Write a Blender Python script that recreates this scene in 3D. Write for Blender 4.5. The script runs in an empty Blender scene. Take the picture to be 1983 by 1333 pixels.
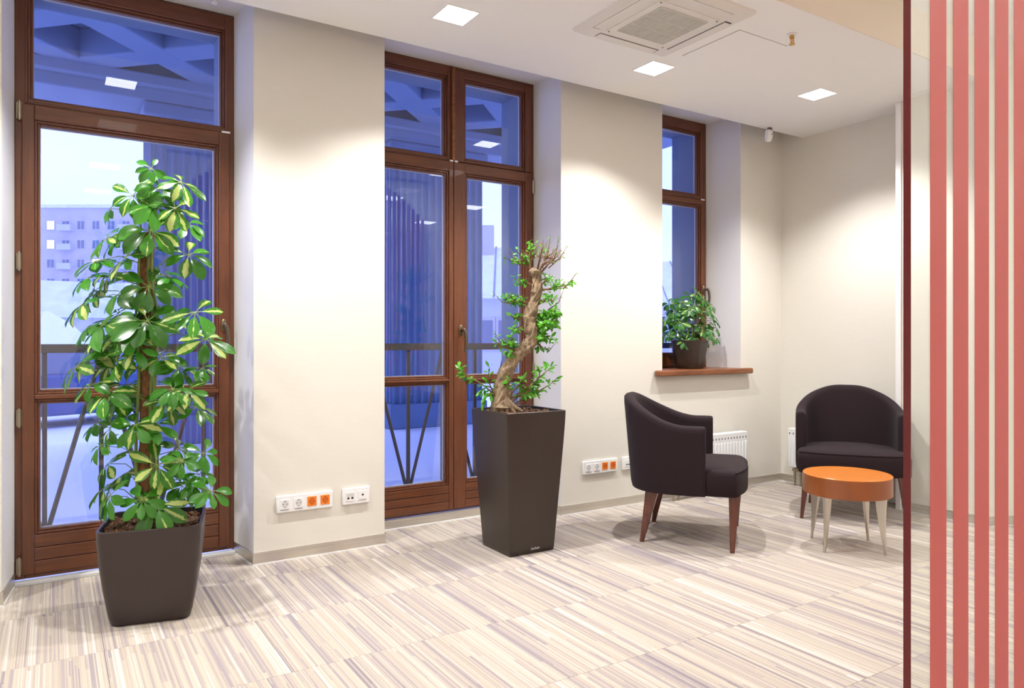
import bpy, math, random
from mathutils import Vector, Matrix, Euler
R = random.Random(7)
sc = bpy.context.scene
COL = sc.collection
CAMPOS = Vector((0.0, -3.994, 1.2))
# ------------------------------------------------------------------ camera, world, light, exposure
cd = bpy.data.cameras.new('camera'); cam = bpy.data.objects.new('camera', cd); COL.objects.link(cam)
cam.location = CAMPOS
cam.rotation_euler = (math.radians(90), 0, math.radians(-32.44))
cd.sensor_width = 36; cd.lens = 25.434; cd.shift_y = -0.0033; cd.clip_start = 0.02; cd.clip_end = 500
sc.camera = cam
W = bpy.data.worlds.new('dusk'); sc.world = W; W.use_nodes = True
bg = W.node_tree.nodes['Background']
bg.inputs[0].default_value = (0.225, 0.28, 0.72, 1); bg.inputs[1].default_value = 4.1
sc.view_settings.view_transform = 'Standard'; sc.view_settings.look = 'None'
sc.view_settings.gamma = 1; sc.view_settings.use_curve_mapping = False
sc.view_settings.exposure = 0.04
SPOT_W = 88.0
PANEL_E = 9.0
UP_W = 250.0

# ------------------------------------------------------------------ materials
def nmat(name):
    m = bpy.data.materials.new(name); m.use_nodes = True
    nt = m.node_tree; return m, nt, nt.nodes['Principled BSDF']
def lk(nt, a, b): nt.links.new(a, b)
def node(nt, t, **kw):
    n = nt.nodes.new(t)
    for k, v in kw.items(): setattr(n, k, v)
    return n
def simple(name, col, rough=0.5, metal=0.0, bump=0.0, bscale=200, var=0.0, vscale=6, coat=0.0, spec=0.5, stretch=(1,1,1), sheen=0.0):
    m, nt, p = nmat(name)
    p.inputs['Base Color'].default_value = (*col, 1); p.inputs['Roughness'].default_value = rough
    p.inputs['Metallic'].default_value = metal; p.inputs['Coat Weight'].default_value = coat
    p.inputs['Specular IOR Level'].default_value = spec
    p.inputs['Sheen Weight'].default_value = sheen
    if bump or var:
        tc = node(nt, 'ShaderNodeTexCoord'); mp = node(nt, 'ShaderNodeMapping'); mp.inputs['Scale'].default_value = stretch
        lk(nt, tc.outputs['Object'], mp.inputs[0])
    if bump:
        n = node(nt, 'ShaderNodeTexNoise'); n.inputs['Scale'].default_value = bscale; n.inputs['Detail'].default_value = 3
        lk(nt, mp.outputs[0], n.inputs['Vector'])
        b = node(nt, 'ShaderNodeBump'); b.inputs['Strength'].default_value = bump; b.inputs['Distance'].default_value = 0.003
        lk(nt, n.outputs['Fac'], b.inputs['Height']); lk(nt, b.outputs[0], p.inputs['Normal'])
    if var:
        n = node(nt, 'ShaderNodeTexNoise'); n.inputs['Scale'].default_value = vscale; n.inputs['Detail'].default_value = 5
        lk(nt, mp.outputs[0], n.inputs['Vector'])
        r = node(nt, 'ShaderNodeValToRGB')
        r.color_ramp.elements[0].position = .3; r.color_ramp.elements[1].position = .7
        r.color_ramp.elements[0].color = (*[c*(1-var) for c in col], 1)
        r.color_ramp.elements[1].color = (*[min(1, c*(1+var)) for c in col], 1)
        lk(nt, n.outputs['Fac'], r.inputs[0]); lk(nt, r.outputs[0], p.inputs['Base Color'])
    return m
M = {}
M['wall'] = simple('wallpaper_cream', (.73, .70, .635), .6, bump=.15, bscale=60, var=.015, vscale=40, stretch=(.25, .25, 6), spec=.3)
M['reveal'] = simple('reveal_paint', (.74, .73, .72), .7, bump=.1, bscale=120)
M['ceil'] = simple('ceiling_paint', (.87, .86, .84), .9)
M['ceilcream'] = simple('bulkhead_cream', (.80, .72, .60), .9)
M['steel'] = simple('brushed_steel', (.68, .655, .60), .36, 1.0, bump=.05, bscale=30, var=.12, vscale=3, stretch=(1, 1, 30))
M['bead'] = simple('white_sealant', (.8, .8, .8), .4)
M['white'] = simple('white_plastic', (.83, .83, .83), .3)
M['whitemetal'] = simple('white_enamel', (.80, .81, .82), .3)
M['darkhole'] = simple('dark_hole', (.02, .02, .02), .6)
M['orange'] = simple('orange_plastic', (.85, .22, .012), .35)
M['orangedark'] = simple('orange_socket_well', (.62, .12, .006), .4)
M['whitewell'] = simple('white_socket_well', (.62, .62, .62), .4)
M['bronze'] = simple('bronze_metal', (.20, .155, .10), .33, 1.0)
M['hingem'] = simple('hinge_metal', (.42, .36, .27), .35, 1.0)
M['planter'] = simple('planter_taupe', (.034, .021, .019), .36, var=.06, vscale=300, bump=.05, bscale=400)
M['planter2'] = simple('planter_espresso', (.033, .021, .015), .36, var=.08, vscale=300, bump=.05, bscale=400)
M['planterin'] = simple('planter_liner', (.02, .017, .016), .5)
M['soil'] = simple('potting_soil', (.035, .02, .013), .95, bump=1, bscale=60, var=.4, vscale=60)
M['bark'] = simple('bark_chip', (.13, .065, .035), .85, var=.6, vscale=25)
M['fabric'] = simple('upholstery_plum', (.021, .0115, .0145), .85, bump=.25, bscale=700, sheen=.03, spec=.2)
M['legwood'] = simple('chair_leg_mahogany', (.10, .025, .012), .3, var=.45, vscale=9, stretch=(6, 6, .7), coat=.3)
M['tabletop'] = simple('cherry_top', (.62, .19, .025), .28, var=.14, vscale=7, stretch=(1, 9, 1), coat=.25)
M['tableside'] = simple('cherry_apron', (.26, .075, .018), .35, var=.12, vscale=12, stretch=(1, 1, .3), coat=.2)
M['legmetal'] = simple('satin_aluminium', (.62, .58, .51), .32, 1.0)
M['brass'] = simple('brass', (.55, .36, .13), .25, 1.0)
M['grille'] = simple('filter_grille', (.50, .49, .42), .8)
M['acpanel'] = simple('ac_plastic', (.74, .71, .66), .5)
M['gap'] = simple('shadow_gap', (.16, .14, .12), .9)
M['trunkfic'] = simple('ficus_bark', (.30, .215, .135), .8, bump=1, bscale=25, var=.5, vscale=22, stretch=(3, 3, 1))
M['twig'] = simple('twig_bark', (.20, .105, .05), .8)
M['trunksch'] = simple('coir_pole', (.20, .085, .035), .95, bump=1, bscale=90, var=.5, vscale=70, stretch=(1, 1, .6))
M['stem'] = simple('green_stem', (.16, .24, .05), .5)
M['snow'] = simple('snow', (.93, .93, .93), .8, bump=.6, bscale=.8, var=.04, vscale=.6)
M['stone'] = simple('portico_render', (.16, .23, .36), .85, var=.06, vscale=3)
M['coffer'] = simple('coffer_render', (.20, .26, .38), .85, var=.05, vscale=2)
M['rail'] = simple('railing_steel', (.09, .07, .06), .5)
M['terrace'] = simple('terrace_paving', (.35, .36, .40), .9, var=.15, vscale=4)
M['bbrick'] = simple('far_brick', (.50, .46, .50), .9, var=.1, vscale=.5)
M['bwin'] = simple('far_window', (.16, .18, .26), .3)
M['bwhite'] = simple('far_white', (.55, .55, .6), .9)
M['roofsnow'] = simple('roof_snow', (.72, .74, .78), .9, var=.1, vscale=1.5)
M['treebark'] = simple('bare_tree', (.08, .07, .08), .9)
M['car'] = simple('car_paint_blue', (.04, .08, .25), .3)
M['alutrim'] = simple('threshold_aluminium', (.62, .62, .62), .5, 0)
M['finegap'] = simple('fine_shadow_gap', (.42, .40, .37), .9)
M['print'] = simple('silver_print', (.6, .58, .56), .4)

def woodmat(name, c0, c1, axis):
    m, nt, p = nmat(name)
    tc = node(nt, 'ShaderNodeTexCoord'); mp = node(nt, 'ShaderNodeMapping')
    mp.inputs['Scale'].default_value = (14, 14, .9) if axis == 'z' else (.9, 14, 14)
    lk(nt, tc.outputs['Object'], mp.inputs[0])
    n = node(nt, 'ShaderNodeTexNoise'); n.inputs['Scale'].default_value = 4; n.inputs['Detail'].default_value = 8; n.inputs['Roughness'].default_value = .65
    lk(nt, mp.outputs[0], n.inputs['Vector'])
    r = node(nt, 'ShaderNodeValToRGB'); r.color_ramp.elements[0].position = .3; r.color_ramp.elements[1].position = .72
    r.color_ramp.elements[0].color = (*c0, 1); r.color_ramp.elements[1].color = (*c1, 1)
    lk(nt, n.outputs['Fac'], r.inputs[0]); lk(nt, r.outputs[0], p.inputs['Base Color'])
    p.inputs['Roughness'].default_value = .38; p.inputs['Coat Weight'].default_value = .15
    b = node(nt, 'ShaderNodeBump'); b.inputs['Strength'].default_value = .12; b.inputs['Distance'].default_value = .002
    lk(nt, n.outputs['Fac'], b.inputs['Height']); lk(nt, b.outputs[0], p.inputs['Normal'])
    return m
M['woodv'] = woodmat('stained_wood_upright', (.085, .024, .009), (.175, .055, .019), 'z')
M['woodh'] = woodmat('stained_wood_level', (.085, .024, .009), (.18, .057, .019), 'x')
M['sill'] = woodmat('sill_wood', (.11, .032, .012), (.33, .115, .035), 'x')

def glassmat(name, refl, tint, ior=1.5):
    m = bpy.data.materials.new(name); m.use_nodes = True; nt = m.node_tree; nt.nodes.clear()
    out = node(nt, 'ShaderNodeOutputMaterial'); mix = node(nt, 'ShaderNodeMixShader')
    tr = node(nt, 'ShaderNodeBsdfTransparent'); tr.inputs[0].default_value = (*tint, 1)
    gl = node(nt, 'ShaderNodeBsdfGlossy'); gl.inputs['Roughness'].default_value = 0.0; gl.inputs[0].default_value = (.95, .97, 1, 1)
    lw = node(nt, 'ShaderNodeLayerWeight'); lw.inputs[0].default_value = .5      # symmetric Schlick curve, both faces of the sheet
    pw = node(nt, 'ShaderNodeMath', operation='POWER'); pw.inputs[1].default_value = 5; lk(nt, lw.outputs['Facing'], pw.inputs[0])
    mu = node(nt, 'ShaderNodeMath', operation='MULTIPLY_ADD'); mu.inputs[1].default_value = 1-refl; mu.inputs[2].default_value = refl; mu.use_clamp = True
    lk(nt, pw.outputs[0], mu.inputs[0]); lk(nt, mu.outputs[0], mix.inputs[0])
    lk(nt, tr.outputs[0], mix.inputs[1]); lk(nt, gl.outputs[0], mix.inputs[2]); lk(nt, mix.outputs[0], out.inputs[0])
    return m
M['glass'] = glassmat('window_glass', .05, (.95, .965, .98))
M['pglass'] = glassmat('partition_glass', .035, (.965, .985, .97))

def emit(name, col, s):
    m = bpy.data.materials.new(name); m.use_nodes = True; nt = m.node_tree; nt.nodes.clear()
    out = node(nt, 'ShaderNodeOutputMaterial'); e = node(nt, 'ShaderNodeEmission')
    e.inputs[0].default_value = (*col, 1); e.inputs[1].default_value = s; lk(nt, e.outputs[0], out.inputs[0]); return m
M['lamp'] = emit('lamp_diffuser', (1, .97, .93), PANEL_E)
M['farlamp'] = emit('lit_far_window', (1, .85, .6), 2.0)

# red film
m, nt, p = nmat('red_film'); p.inputs['Base Color'].default_value = (.60, .15, .14, 1); p.inputs['Roughness'].default_value = .22
tl = node(nt, 'ShaderNodeBsdfTranslucent'); tl.inputs[0].default_value = (.66, .20, .18, 1)
mx = node(nt, 'ShaderNodeMixShader'); mx.inputs[0].default_value = .45
lk(nt, p.outputs[0], mx.inputs[1]); lk(nt, tl.outputs[0], mx.inputs[2]); lk(nt, mx.outputs[0], nt.nodes['Material Output'].inputs[0])
M['film'] = m
M['redreflect'] = simple('edge_red_reflection', (.10, .006, .008), .25)  # red of the film reflected inside the glass, put into the edge colour

# carpet: fine stripes running towards the windows, offset tile by tile
m, nt, p = nmat('striped_carpet')
geo = node(nt, 'ShaderNodeNewGeometry'); sep = node(nt, 'ShaderNodeSeparateXYZ'); lk(nt, geo.outputs['Position'], sep.inputs[0])
oi = node(nt, 'ShaderNodeObjectInfo')
def mth(op, a, b=None, c=None):
    n = node(nt, 'ShaderNodeMath', operation=op)
    for i, v in enumerate((a, b, c)):
        if v is None: continue
        if isinstance(v, (int, float)): n.inputs[i].default_value = v
        else: lk(nt, v, n.inputs[i])
    return n.outputs[0]
X = sep.outputs[0]; Y = sep.outputs[1]
off = mth('MULTIPLY', oi.outputs['Random'], 37.0)
# broad bands with ragged ends
def white(v, w=None):
    n = node(nt, 'ShaderNodeTexWhiteNoise', noise_dimensions='2D'); c = node(nt, 'ShaderNodeCombineXYZ')
    lk(nt, v, c.inputs[0])
    if w is not None:
        if isinstance(w, (int, float)): c.inputs[1].default_value = w
        else: lk(nt, w, c.inputs[1])
    lk(nt, c.outputs[0], n.inputs['Vector']); return n.outputs['Value']
bx_ = mth('FLOOR', mth('MULTIPLY', X, 78))
jit = white(bx_, 3.3)
seg = mth('FLOOR', mth('ADD', mth('MULTIPLY', Y, .9), mth('MULTIPLY', jit, 5)))
band = white(bx_, mth('ADD', seg, off))
fx_ = mth('FLOOR', mth('MULTIPLY', X, 215))
fjit = white(fx_, 8.1)
fseg = mth('FLOOR', mth('ADD', mth('MULTIPLY', Y, .8), mth('MULTIPLY', fjit, 4)))
fine = white(fx_, mth('ADD', fseg, off))
wx_ = mth('FLOOR', mth('MULTIPLY', X, 26)); wide = white(wx_, mth('ADD', off, 5.0))
mixv = mth('ADD', mth('ADD', mth('MULTIPLY', band, .34), mth('MULTIPLY', fine, .36)), mth('MULTIPLY', wide, .30))
rmp = node(nt, 'ShaderNodeValToRGB'); cr = rmp.color_ramp; cr.interpolation = 'LINEAR'
cr.elements[0].position = .10; cr.elements[0].color = (.25, .215, .235, 1)
cr.elements[1].position = .92; cr.elements[1].color = (.68, .645, .60, 1)
for pos, c in ((.22, (.34, .30, .315)), (.34, (.40, .345, .34)), (.48, (.48, .41, .345)), (.64, (.53, .465, .39)), (.78, (.575, .52, .465))):
    e = cr.elements.new(pos); e.color = (*c, 1)
lk(nt, mixv, rmp.inputs[0])
ns = node(nt, 'ShaderNodeTexNoise'); ns.inputs['Scale'].default_value = 260; lk(nt, geo.outputs['Position'], ns.inputs['Vector'])
mm = node(nt, 'ShaderNodeMixRGB', blend_type='MULTIPLY'); mm.inputs[0].default_value = 1
g2 = node(nt, 'ShaderNodeMapRange'); g2.inputs[3].default_value = .66; g2.inputs[4].default_value = 1.16; lk(nt, ns.outputs['Fac'], g2.inputs[0])
lk(nt, rmp.outputs[0], mm.inputs[1]); lk(nt, g2.outputs[0], mm.inputs[2]); lk(nt, mm.outputs[0], p.inputs['Base Color'])
p.inputs['Roughness'].default_value = .95; p.inputs['Specular IOR Level'].default_value = .1
hb = mth('ADD', mth('MULTIPLY', fine, .6), ns.outputs['Fac'])
b = node(nt, 'ShaderNodeBump'); b.inputs['Strength'].default_value = .4; b.inputs['Distance'].default_value = .004
lk(nt, hb, b.inputs['Height']); lk(nt, b.outputs[0], p.inputs['Normal'])
M['carpet'] = m

def leafmat(name, dark, light, varieg):
    m, nt, p = nmat(name)
    tc = node(nt, 'ShaderNodeTexCoord'); sp = node(nt, 'ShaderNodeSeparateXYZ'); lk(nt, tc.outputs['UV'], sp.inputs[0])
    oi = node(nt, 'ShaderNodeObjectInfo')
    def mt(op, a, b=None):
        n = node(nt, 'ShaderNodeMath', operation=op)
        for i, v in enumerate((a, b)):
            if v is None: continue
            if isinstance(v, (int, float)): n.inputs[i].default_value = v
            else: lk(nt, v, n.inputs[i])
        return n.outputs[0]
    n = node(nt, 'ShaderNodeTexNoise'); n.inputs['Scale'].default_value = 5; n.noise_dimensions = '4D'
    lk(nt, tc.outputs['UV'], n.inputs['Vector']); lk(nt, mt('MULTIPLY', oi.outputs['Random'], 50.0), n.inputs['W'])
    d = mt('MULTIPLY', mt('ABSOLUTE', mt('SUBTRACT', sp.outputs[0], .5)), 2.0)   # 0 midrib .. 1 edge
    v = mt('SUBTRACT', mt('ADD', mt('MULTIPLY', n.outputs['Fac'], .9), mt('MULTIPLY', oi.outputs['Random'], varieg)), d)
    st = node(nt, 'ShaderNodeMapRange'); st.inputs[1].default_value = .80; st.inputs[2].default_value = .86; lk(nt, v, st.inputs[0])
    mx = node(nt, 'ShaderNodeMixRGB'); mx.inputs[1].default_value = (*dark, 1); mx.inputs[2].default_value = (*light, 1)
    lk(nt, st.outputs[0], mx.inputs[0])
    hv = node(nt, 'ShaderNodeHueSaturation'); lk(nt, mx.outputs[0], hv.inputs['Color'])
    lk(nt, mt('ADD', mt('MULTIPLY', mt('FRACT', mt('MULTIPLY', oi.outputs['Random'], 17.0)), .7), .7), hv.inputs['Value'])
    lk(nt, hv.outputs[0], p.inputs['Base Color'])
    p.inputs['Roughness'].default_value = .27; p.inputs['Specular IOR Level'].default_value = .55
    tl = node(nt, 'ShaderNodeBsdfTranslucent'); lk(nt, hv.outputs[0], tl.inputs[0])
    ms = node(nt, 'ShaderNodeMixShader'); ms.inputs[0].default_value = .3
    lk(nt, p.outputs[0], ms.inputs[1]); lk(nt, tl.outputs[0], ms.inputs[2]); lk(nt, ms.outputs[0], nt.nodes['Material Output'].inputs[0])
    return m
M['leafvar'] = leafmat('variegated_leaf', (.040, .185, .012), (.50, .60, .17), .95)
M['leafvar2'] = leafmat('small_variegated_leaf', (.035, .15, .022), (.32, .46, .10), .7)
M['leaffic'] = leafmat('ficus_leaf', (.09, .34, .02), (.22, .52, .05), .5)

# ------------------------------------------------------------------ mesh builder
class MB:
    def __init__(s): s.v = []; s.f = []; s.m = []; s.uv = None
    def add(s, vs, fs, mi=0):
        o = len(s.v); s.v += [tuple(v) for v in vs]; s.f += [tuple(o+i for i in f) for f in fs]; s.m += [mi]*len(fs)
    def box(s, x0, x1, y0, y1, z0, z1, mi=0):
        vs = [(x0,y0,z0),(x1,y0,z0),(x1,y1,z0),(x0,y1,z0),(x0,y0,z1),(x1,y0,z1),(x1,y1,z1),(x0,y1,z1)]
        s.add(vs, [(0,3,2,1),(4,5,6,7),(0,1,5,4),(1,2,6,5),(2,3,7,6),(3,0,4,7)], mi)
    def prism(s, poly, z0, z1, mats=None, capm=0):
        n = len(poly); o = len(s.v)
        s.v += [(x,y,z0) for x,y in poly] + [(x,y,z1) for x,y in poly]
        s.f.append(tuple(o+i for i in reversed(range(n)))); s.m.append(capm)
        s.f.append(tuple(o+n+i for i in range(n))); s.m.append(capm)
        for i in range(n):
            j = (i+1) % n; s.f.append((o+i, o+j, o+n+j, o+n+i)); s.m.append(mats[i] if mats else 0)
    def rings(s, rings, mi=0, cap=True, close=True):
        o = len(s.v); n = len(rings[0])
        for r in rings: s.v += [tuple(p) for p in r]
        for k in range(len(rings)-1):
            for i in range(n if close else n-1):
                j = (i+1) % n
                s.f.append((o+k*n+i, o+k*n+j, o+(k+1)*n+j, o+(k+1)*n+i)); s.m.append(mi)
        if cap:
            s.f.append(tuple(o+i for i in reversed(range(n)))); s.m.append(mi)
            s.f.append(tuple(o+(len(rings)-1)*n+i for i in range(n))); s.m.append(mi)
    def tube(s, pts, rad, n=8, mi=0, cap=True, jag=0.0, rnd=None):
        pts = [Vector(p) for p in pts]
        if not hasattr(rad, '__len__'): rad = [rad]*len(pts)
        rs = []; ref = None
        for i, p in enumerate(pts):
            d = (pts[min(i+1, len(pts)-1)] - pts[max(i-1, 0)]).normalized()
            if ref is None: ref = Vector((0,0,1)) if abs(d.z) < .9 else Vector((1,0,0))
            a = (ref - d*ref.dot(d)).normalized(); bb = d.cross(a); ref = a
            ring = []
            for k in range(n):
                t = 2*math.pi*k/n
                rr = rad[i]*(1 + (rnd.uniform(-jag, jag) if jag else 0))
                ring.append(p + a*math.cos(t)*rr + bb*math.sin(t)*rr)
            rs.append(ring)
        s.rings(rs, mi, cap)
    def lathe(s, c, prof, n=32, mi=0, cap=True):
        s.rings([[(c[0]+r*math.cos(2*math.pi*k/n), c[1]+r*math.sin(2*math.pi*k/n), c[2]+z) for k in range(n)] for r, z in prof], mi, cap)
    def build(s, name, mats, parent=None, smooth=False, bevel=0, local=False, origin=None, seg=2, angle=40):
        me = bpy.data.meshes.new(name)
        off = Vector((0,0,0))
        if origin is not None: off = Vector(origin)
        elif parent is not None and not local: off = wloc(parent)
        me.from_pydata([tuple(Vector(v)-off) for v in s.v], [], s.f)
        if not isinstance(mats, (list, tuple)): mats = [mats]
        for m in mats: me.materials.append(m if not isinstance(m, str) else M[m])
        for i, pl in enumerate(me.polygons): pl.material_index = s.m[i]; pl.use_smooth = smooth
        if s.uv:
            uvl = me.uv_layers.new(name='UVMap')
            for pl in me.polygons:
                for li in pl.loop_indices: uvl.data[li].uv = s.uv[me.loops[li].vertex_index]
        if smooth: 
            me.shade_smooth() if False else None
            try: me.set_sharp_from_angle(angle=math.radians(angle))
            except Exception: pass
        me.update()
        o = bpy.data.objects.new(name, me); COL.objects.link(o)
        if origin is not None: o.location = Vector(origin) - (wloc(parent) if parent else Vector((0,0,0)))
        if parent is not None: o.parent = parent
        if bevel:
            bm = o.modifiers.new('bevel', 'BEVEL'); bm.width = bevel; bm.segments = seg; bm.limit_method = 'ANGLE'; bm.harden_normals = False
        return o
def wloc(o):
    v = Vector((0,0,0))
    while o: v += o.location; o = o.parent
    return v
def empty(name, loc=(0,0,0), rz=0):
    o = bpy.data.objects.new(name, None); COL.objects.link(o); o.location = loc; o.rotation_euler.z = rz; o.empty_display_size = .1; return o
def tag(o, label, cat, group=None):
    o['label'] = label; o['category'] = cat
    if group: o['group'] = group
    return o
def struct(o): o['kind'] = 'structure'; return o
def box(name, b, mat, parent=None, bevel=0, smooth=False):
    m = MB(); m.box(*b); return m.build(name, mat, parent, bevel=bevel, smooth=smooth)
FW = Vector((.5364, .8440, 0)); RT = Vector((.8440, -.5364, 0))
def at(px, py, base, dd=0.0):
    """world point seen at a pixel, at the depth of point base (+dd)"""
    d = (Vector(base) - CAMPOS).dot(FW) + dd
    return CAMPOS + FW*d + RT*((px-991.5)/1401*d) + Vector((0,0,(660-py)/1401*d))

# ================================================================== ROOM SHELL
ZC = 2.888; ZU = 3.155; YS = -.21; YE = -1.67; XR = 5.269
# floor: slab with carpet tiles laid on it
fl = struct(box('floor', (-2.7, 7.0, -7.1, .34, -.2, -.012), M['terrace']))
T = .57
tm = MB(); g = .0006
tm.box(g, T-g, g, T-g, 0, .012)
tmo = None
y0t = -.79
tid = 0
for j in range(-11, 2):
    for i in range(-5, 14):
        xa = .17 + i*T - T*.0; ya = y0t + j*T
        if ya > .34 or xa > 7.0 or xa + T < -2.7: continue
        xb = min(xa+T, 7.0); yb = min(ya+T, .345); xa2 = max(xa, -2.7)
        if ya < -7.1: continue
        full = (xb-xa2 > T-.001 and yb-ya > T-.001)
        if full:
            if tmo is None: tmo = tm.build('carpet_tile', M['carpet'], fl, local=True); o = tmo
            else: o = tmo.copy(); COL.objects.link(o); o.parent = fl
            o.location = (xa, ya, -.012)
        else:
            q = MB(); q.box(xa2+g, xb-g, ya+g, yb-g, -.012, 0); q.build('carpet_tile', M['carpet'], fl)
# window wall
def pier(poly, mats, z0, z1, mb): mb.prism(poly, z0, z1, mats, 1)
wm = MB()
LV = 3.4
def addp(poly, fronts, z0=0, z1=LV):
    mats = [0 if i in fronts else 1 for i in range(len(poly))]
    for i in range(len(poly)):
        a = poly[i]; bq = poly[(i+1) % len(poly)]
        if a[1] >= .39 and bq[1] >= .39: mats[i] = 2
    wm.prism(poly, z0, z1, mats, 1)
addp([(-2.7,0),(-.193,0),(-.156,.31),(-.156,.40),(-.105,.40),(-.105,.66),(-2.7,.66)], [0])
addp([(.907,0),(1.650,0),(1.665,.31),(1.665,.40),(1.715,.40),(1.715,.66),(.825,.66),(.825,.40),(.87,.40),(.87,.31)], [0])
addp([(2.935,0),(3.880,0),(3.92,.31),(3.92,.40),(3.97,.40),(3.97,.66),(2.865,.66),(2.865,.40),(2.92,.40),(2.92,.31)], [0])
addp([(4.757,0),(7.0,0),(7.0,.66),(4.64,.66),(4.64,.40),(4.69,.40),(4.69,.31)], [0])
addp([(3.880,0),(4.757,0),(4.69,.31),(4.64,.66),(3.97,.66),(3.92,.31)], [0], 0, .93)
for a, bq in ((-.193,.907),(1.65,2.935),(3.88,4.757)):
    wm.box(a-.001, bq+.001, 0, .40, 3.04, LV, 1); wm.box(a-.001, bq+.001, .40, .66, 2.99, LV, 2)
struct(wm.build('wall_window', [M['wall'], M['reveal'], M['stone']]))
# ceiling
cm = MB()
cm.box(-2.7, XR, YE, YS, ZC, ZU+.05, 0)
struct(cm.build('ceiling', [M['ceil']]))
c2 = MB(); c2.box(-2.7, 7.0, -7.1, 0, ZU, ZU+.2)
struct(c2.build('ceiling_upper', [M['ceil']]))
c3 = MB(); c3.box(-2.7, XR, YE-.006, YE-.0005, ZC+.001, ZU); struct(c3.build('trim_1', [M['ceilcream']]))
# right wall with its jog and the slanted piece seen through the glass
rw = MB()
rw.prism([(XR, 0), (XR, -1.14), (5.071, -1.14), (5.071, -1.70), (5.75, -1.96), (5.75, -7.1), (7.0, -7.1), (7.0, 0)][::-1], 0, ZU)
struct(rw.build('wall_right', [M['wall']]))
struct(box('wall_left', (-2.9, -2.7, -7.1, 0, 0, LV), M['wall']))
struct(box('wall_rear', (-2.9, 7.0, -7.3, -7.1, 0, LV), M['wall']))
struct(box('trim_2', (5.055, 5.069, -1.155, -1.118, 0, ZC), M['white'], bevel=.002))

# baseboards
bh = .066; bt = .006
def baseboard(name, pts):
    m_ = MB()
    for (xa, ya), (xb, yb) in zip(pts[:-1], pts[1:]):
        d = Vector((xb-xa, yb-ya, 0)); L = d.length; d.normalize(); nrm = Vector((d.y, -d.x, 0))
        for (t, z0, z1, mi) in ((bt, .0, bh, 0), (bt+.003, 0, .007, 1)):
            a = Vector((xa, ya, 0)) - d*.0; e = Vector((xb, yb, 0)) + nrm*0
            p0 = a - d*0; p1 = e; o1 = nrm*t
            e0 = d*t
            m_.prism([tuple((p0-e0)[:2]), tuple((p0-e0+o1)[:2]), tuple((p1+e0+o1)[:2]), tuple((p1+e0)[:2])], z0, z1, [mi]*4, mi)
    return struct(m_.build(name, [M['steel'], M['bead']]))
baseboard('baseboard_left', [(-2.6, 0), (-.193, 0), (-.160, .285)][:3])
baseboard('baseboard_middle', [(.873, .29), (.907, 0), (1.650, 0), (1.664, .29)])
baseboard('baseboard_center', [(2.921, .29), (2.935, 0), (XR-.01, 0)])
baseboard('baseboard_right', [(XR, -.01), (XR, -1.13)])
baseboard('baseboard_corner', [(5.071, -1.145), (5.071, -1.70), (5.74, -1.956)])
bm_ = MB(); bm_.box(1.666, 2.919, .288, .30, 0, .062, 0); bm_.box(1.666, 2.919, .28, .288, 0, .006, 1)
struct(bm_.build('baseboard_door', [M['steel'], M['bead']]))
bm_ = MB(); bm_.box(-.155, .869, .262, .31, 0, .018, 0); struct(bm_.build('threshold', [M['alutrim']], bevel=.003))

# ================================================================== DOORS AND WINDOW
YF = .31
def woodbar(name, b, par, vert, bevel=.004):
    return box(name, b, M['woodv'] if vert else M['woodh'], par, bevel=bevel)
def pane_set(root, gx0, gx1, gz0, gz1, yb):
    """glazing beads (stepped) round an opening, plus the pane"""
    t = .012
    for k, (ins, yy) in enumerate(((0, yb+.012), (t, yb+.022))):
        a0, a1, c0, c1 = gx0-t*2+ins, gx1+t*2-ins, gz0-t*2+ins, gz1+t*2-ins
        m_ = MB(); w = t
        m_.box(a0, a0+w, yy, yb+.045, c0, c1, 0); m_.box(a1-w, a1, yy, yb+.045, c0, c1, 0)
        m_.box(a0+w, a1-w, yy, yb+.045, c0, c0+w, 0); m_.box(a0+w, a1-w, yy, yb+.045, c1-w, c1, 0)
        m_.build('glazing_bead', M['woodv'], root, bevel=.003)
    g_ = MB(); g_.box(gx0-.004, gx1+.004, yb+.040, yb+.044, gz0-.004, gz1+.004)
    g_.build('pane', M['glass'], root)
    # white spacer of the double glazing
    s_ = MB(); w = .006; y0, y1 = yb+.046, yb+.058
    s_.box(gx0-.004, gx0+w*.3, y0, y1, gz0, gz1); s_.box(gx1-w*.3, gx1+.004, y0, y1, gz0, gz1)
    s_.box(gx0, gx1, y0, y1, gz0-.004, gz0+w*.5); s_.box(gx0, gx1, y0, y1, gz1-w*.5, gz1+.004)
    s_.build('glazing_spacer', M['alutrim'], root)
def leaf(root, x0, x1, z0, z1, gl, yf, boards=None):
    """stiles, rails and panes of one leaf; gl = list of glass rects bottom to top"""
    t = .024; yb = yf; y1 = yf+.065
    gx0 = gl[0][0]; gx1 = gl[0][1]
    woodbar('stile', (x0, gx0-t, yf, y1, z0, z1), root, True)
    woodbar('stile', (gx1+t, x1, yf, y1, z0, z1), root, True)
    zs = z0
    for k, (a, b_, c, d) in enumerate(gl):
        if k == 0 and boards:
            n = len(boards)
            zb = z0
            hgt = (c - t - z0)/n
            for q in range(n):
                woodbar('board', (gx0-t+.001, gx1+t-.001, yf+.003, y1, z0+q*hgt+.0015, z0+(q+1)*hgt-.0015), root, False, .003)
        else:
            woodbar('rail', (gx0-t, gx1+t, yf+.0005, y1, zs, c-t), root, False)
        pane_set(root, a, b_, c, d, yf)
        zs = d + t
    woodbar('rail', (gx0-t, gx1+t, yf+.0005, y1, zs, z1), root, False)
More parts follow.
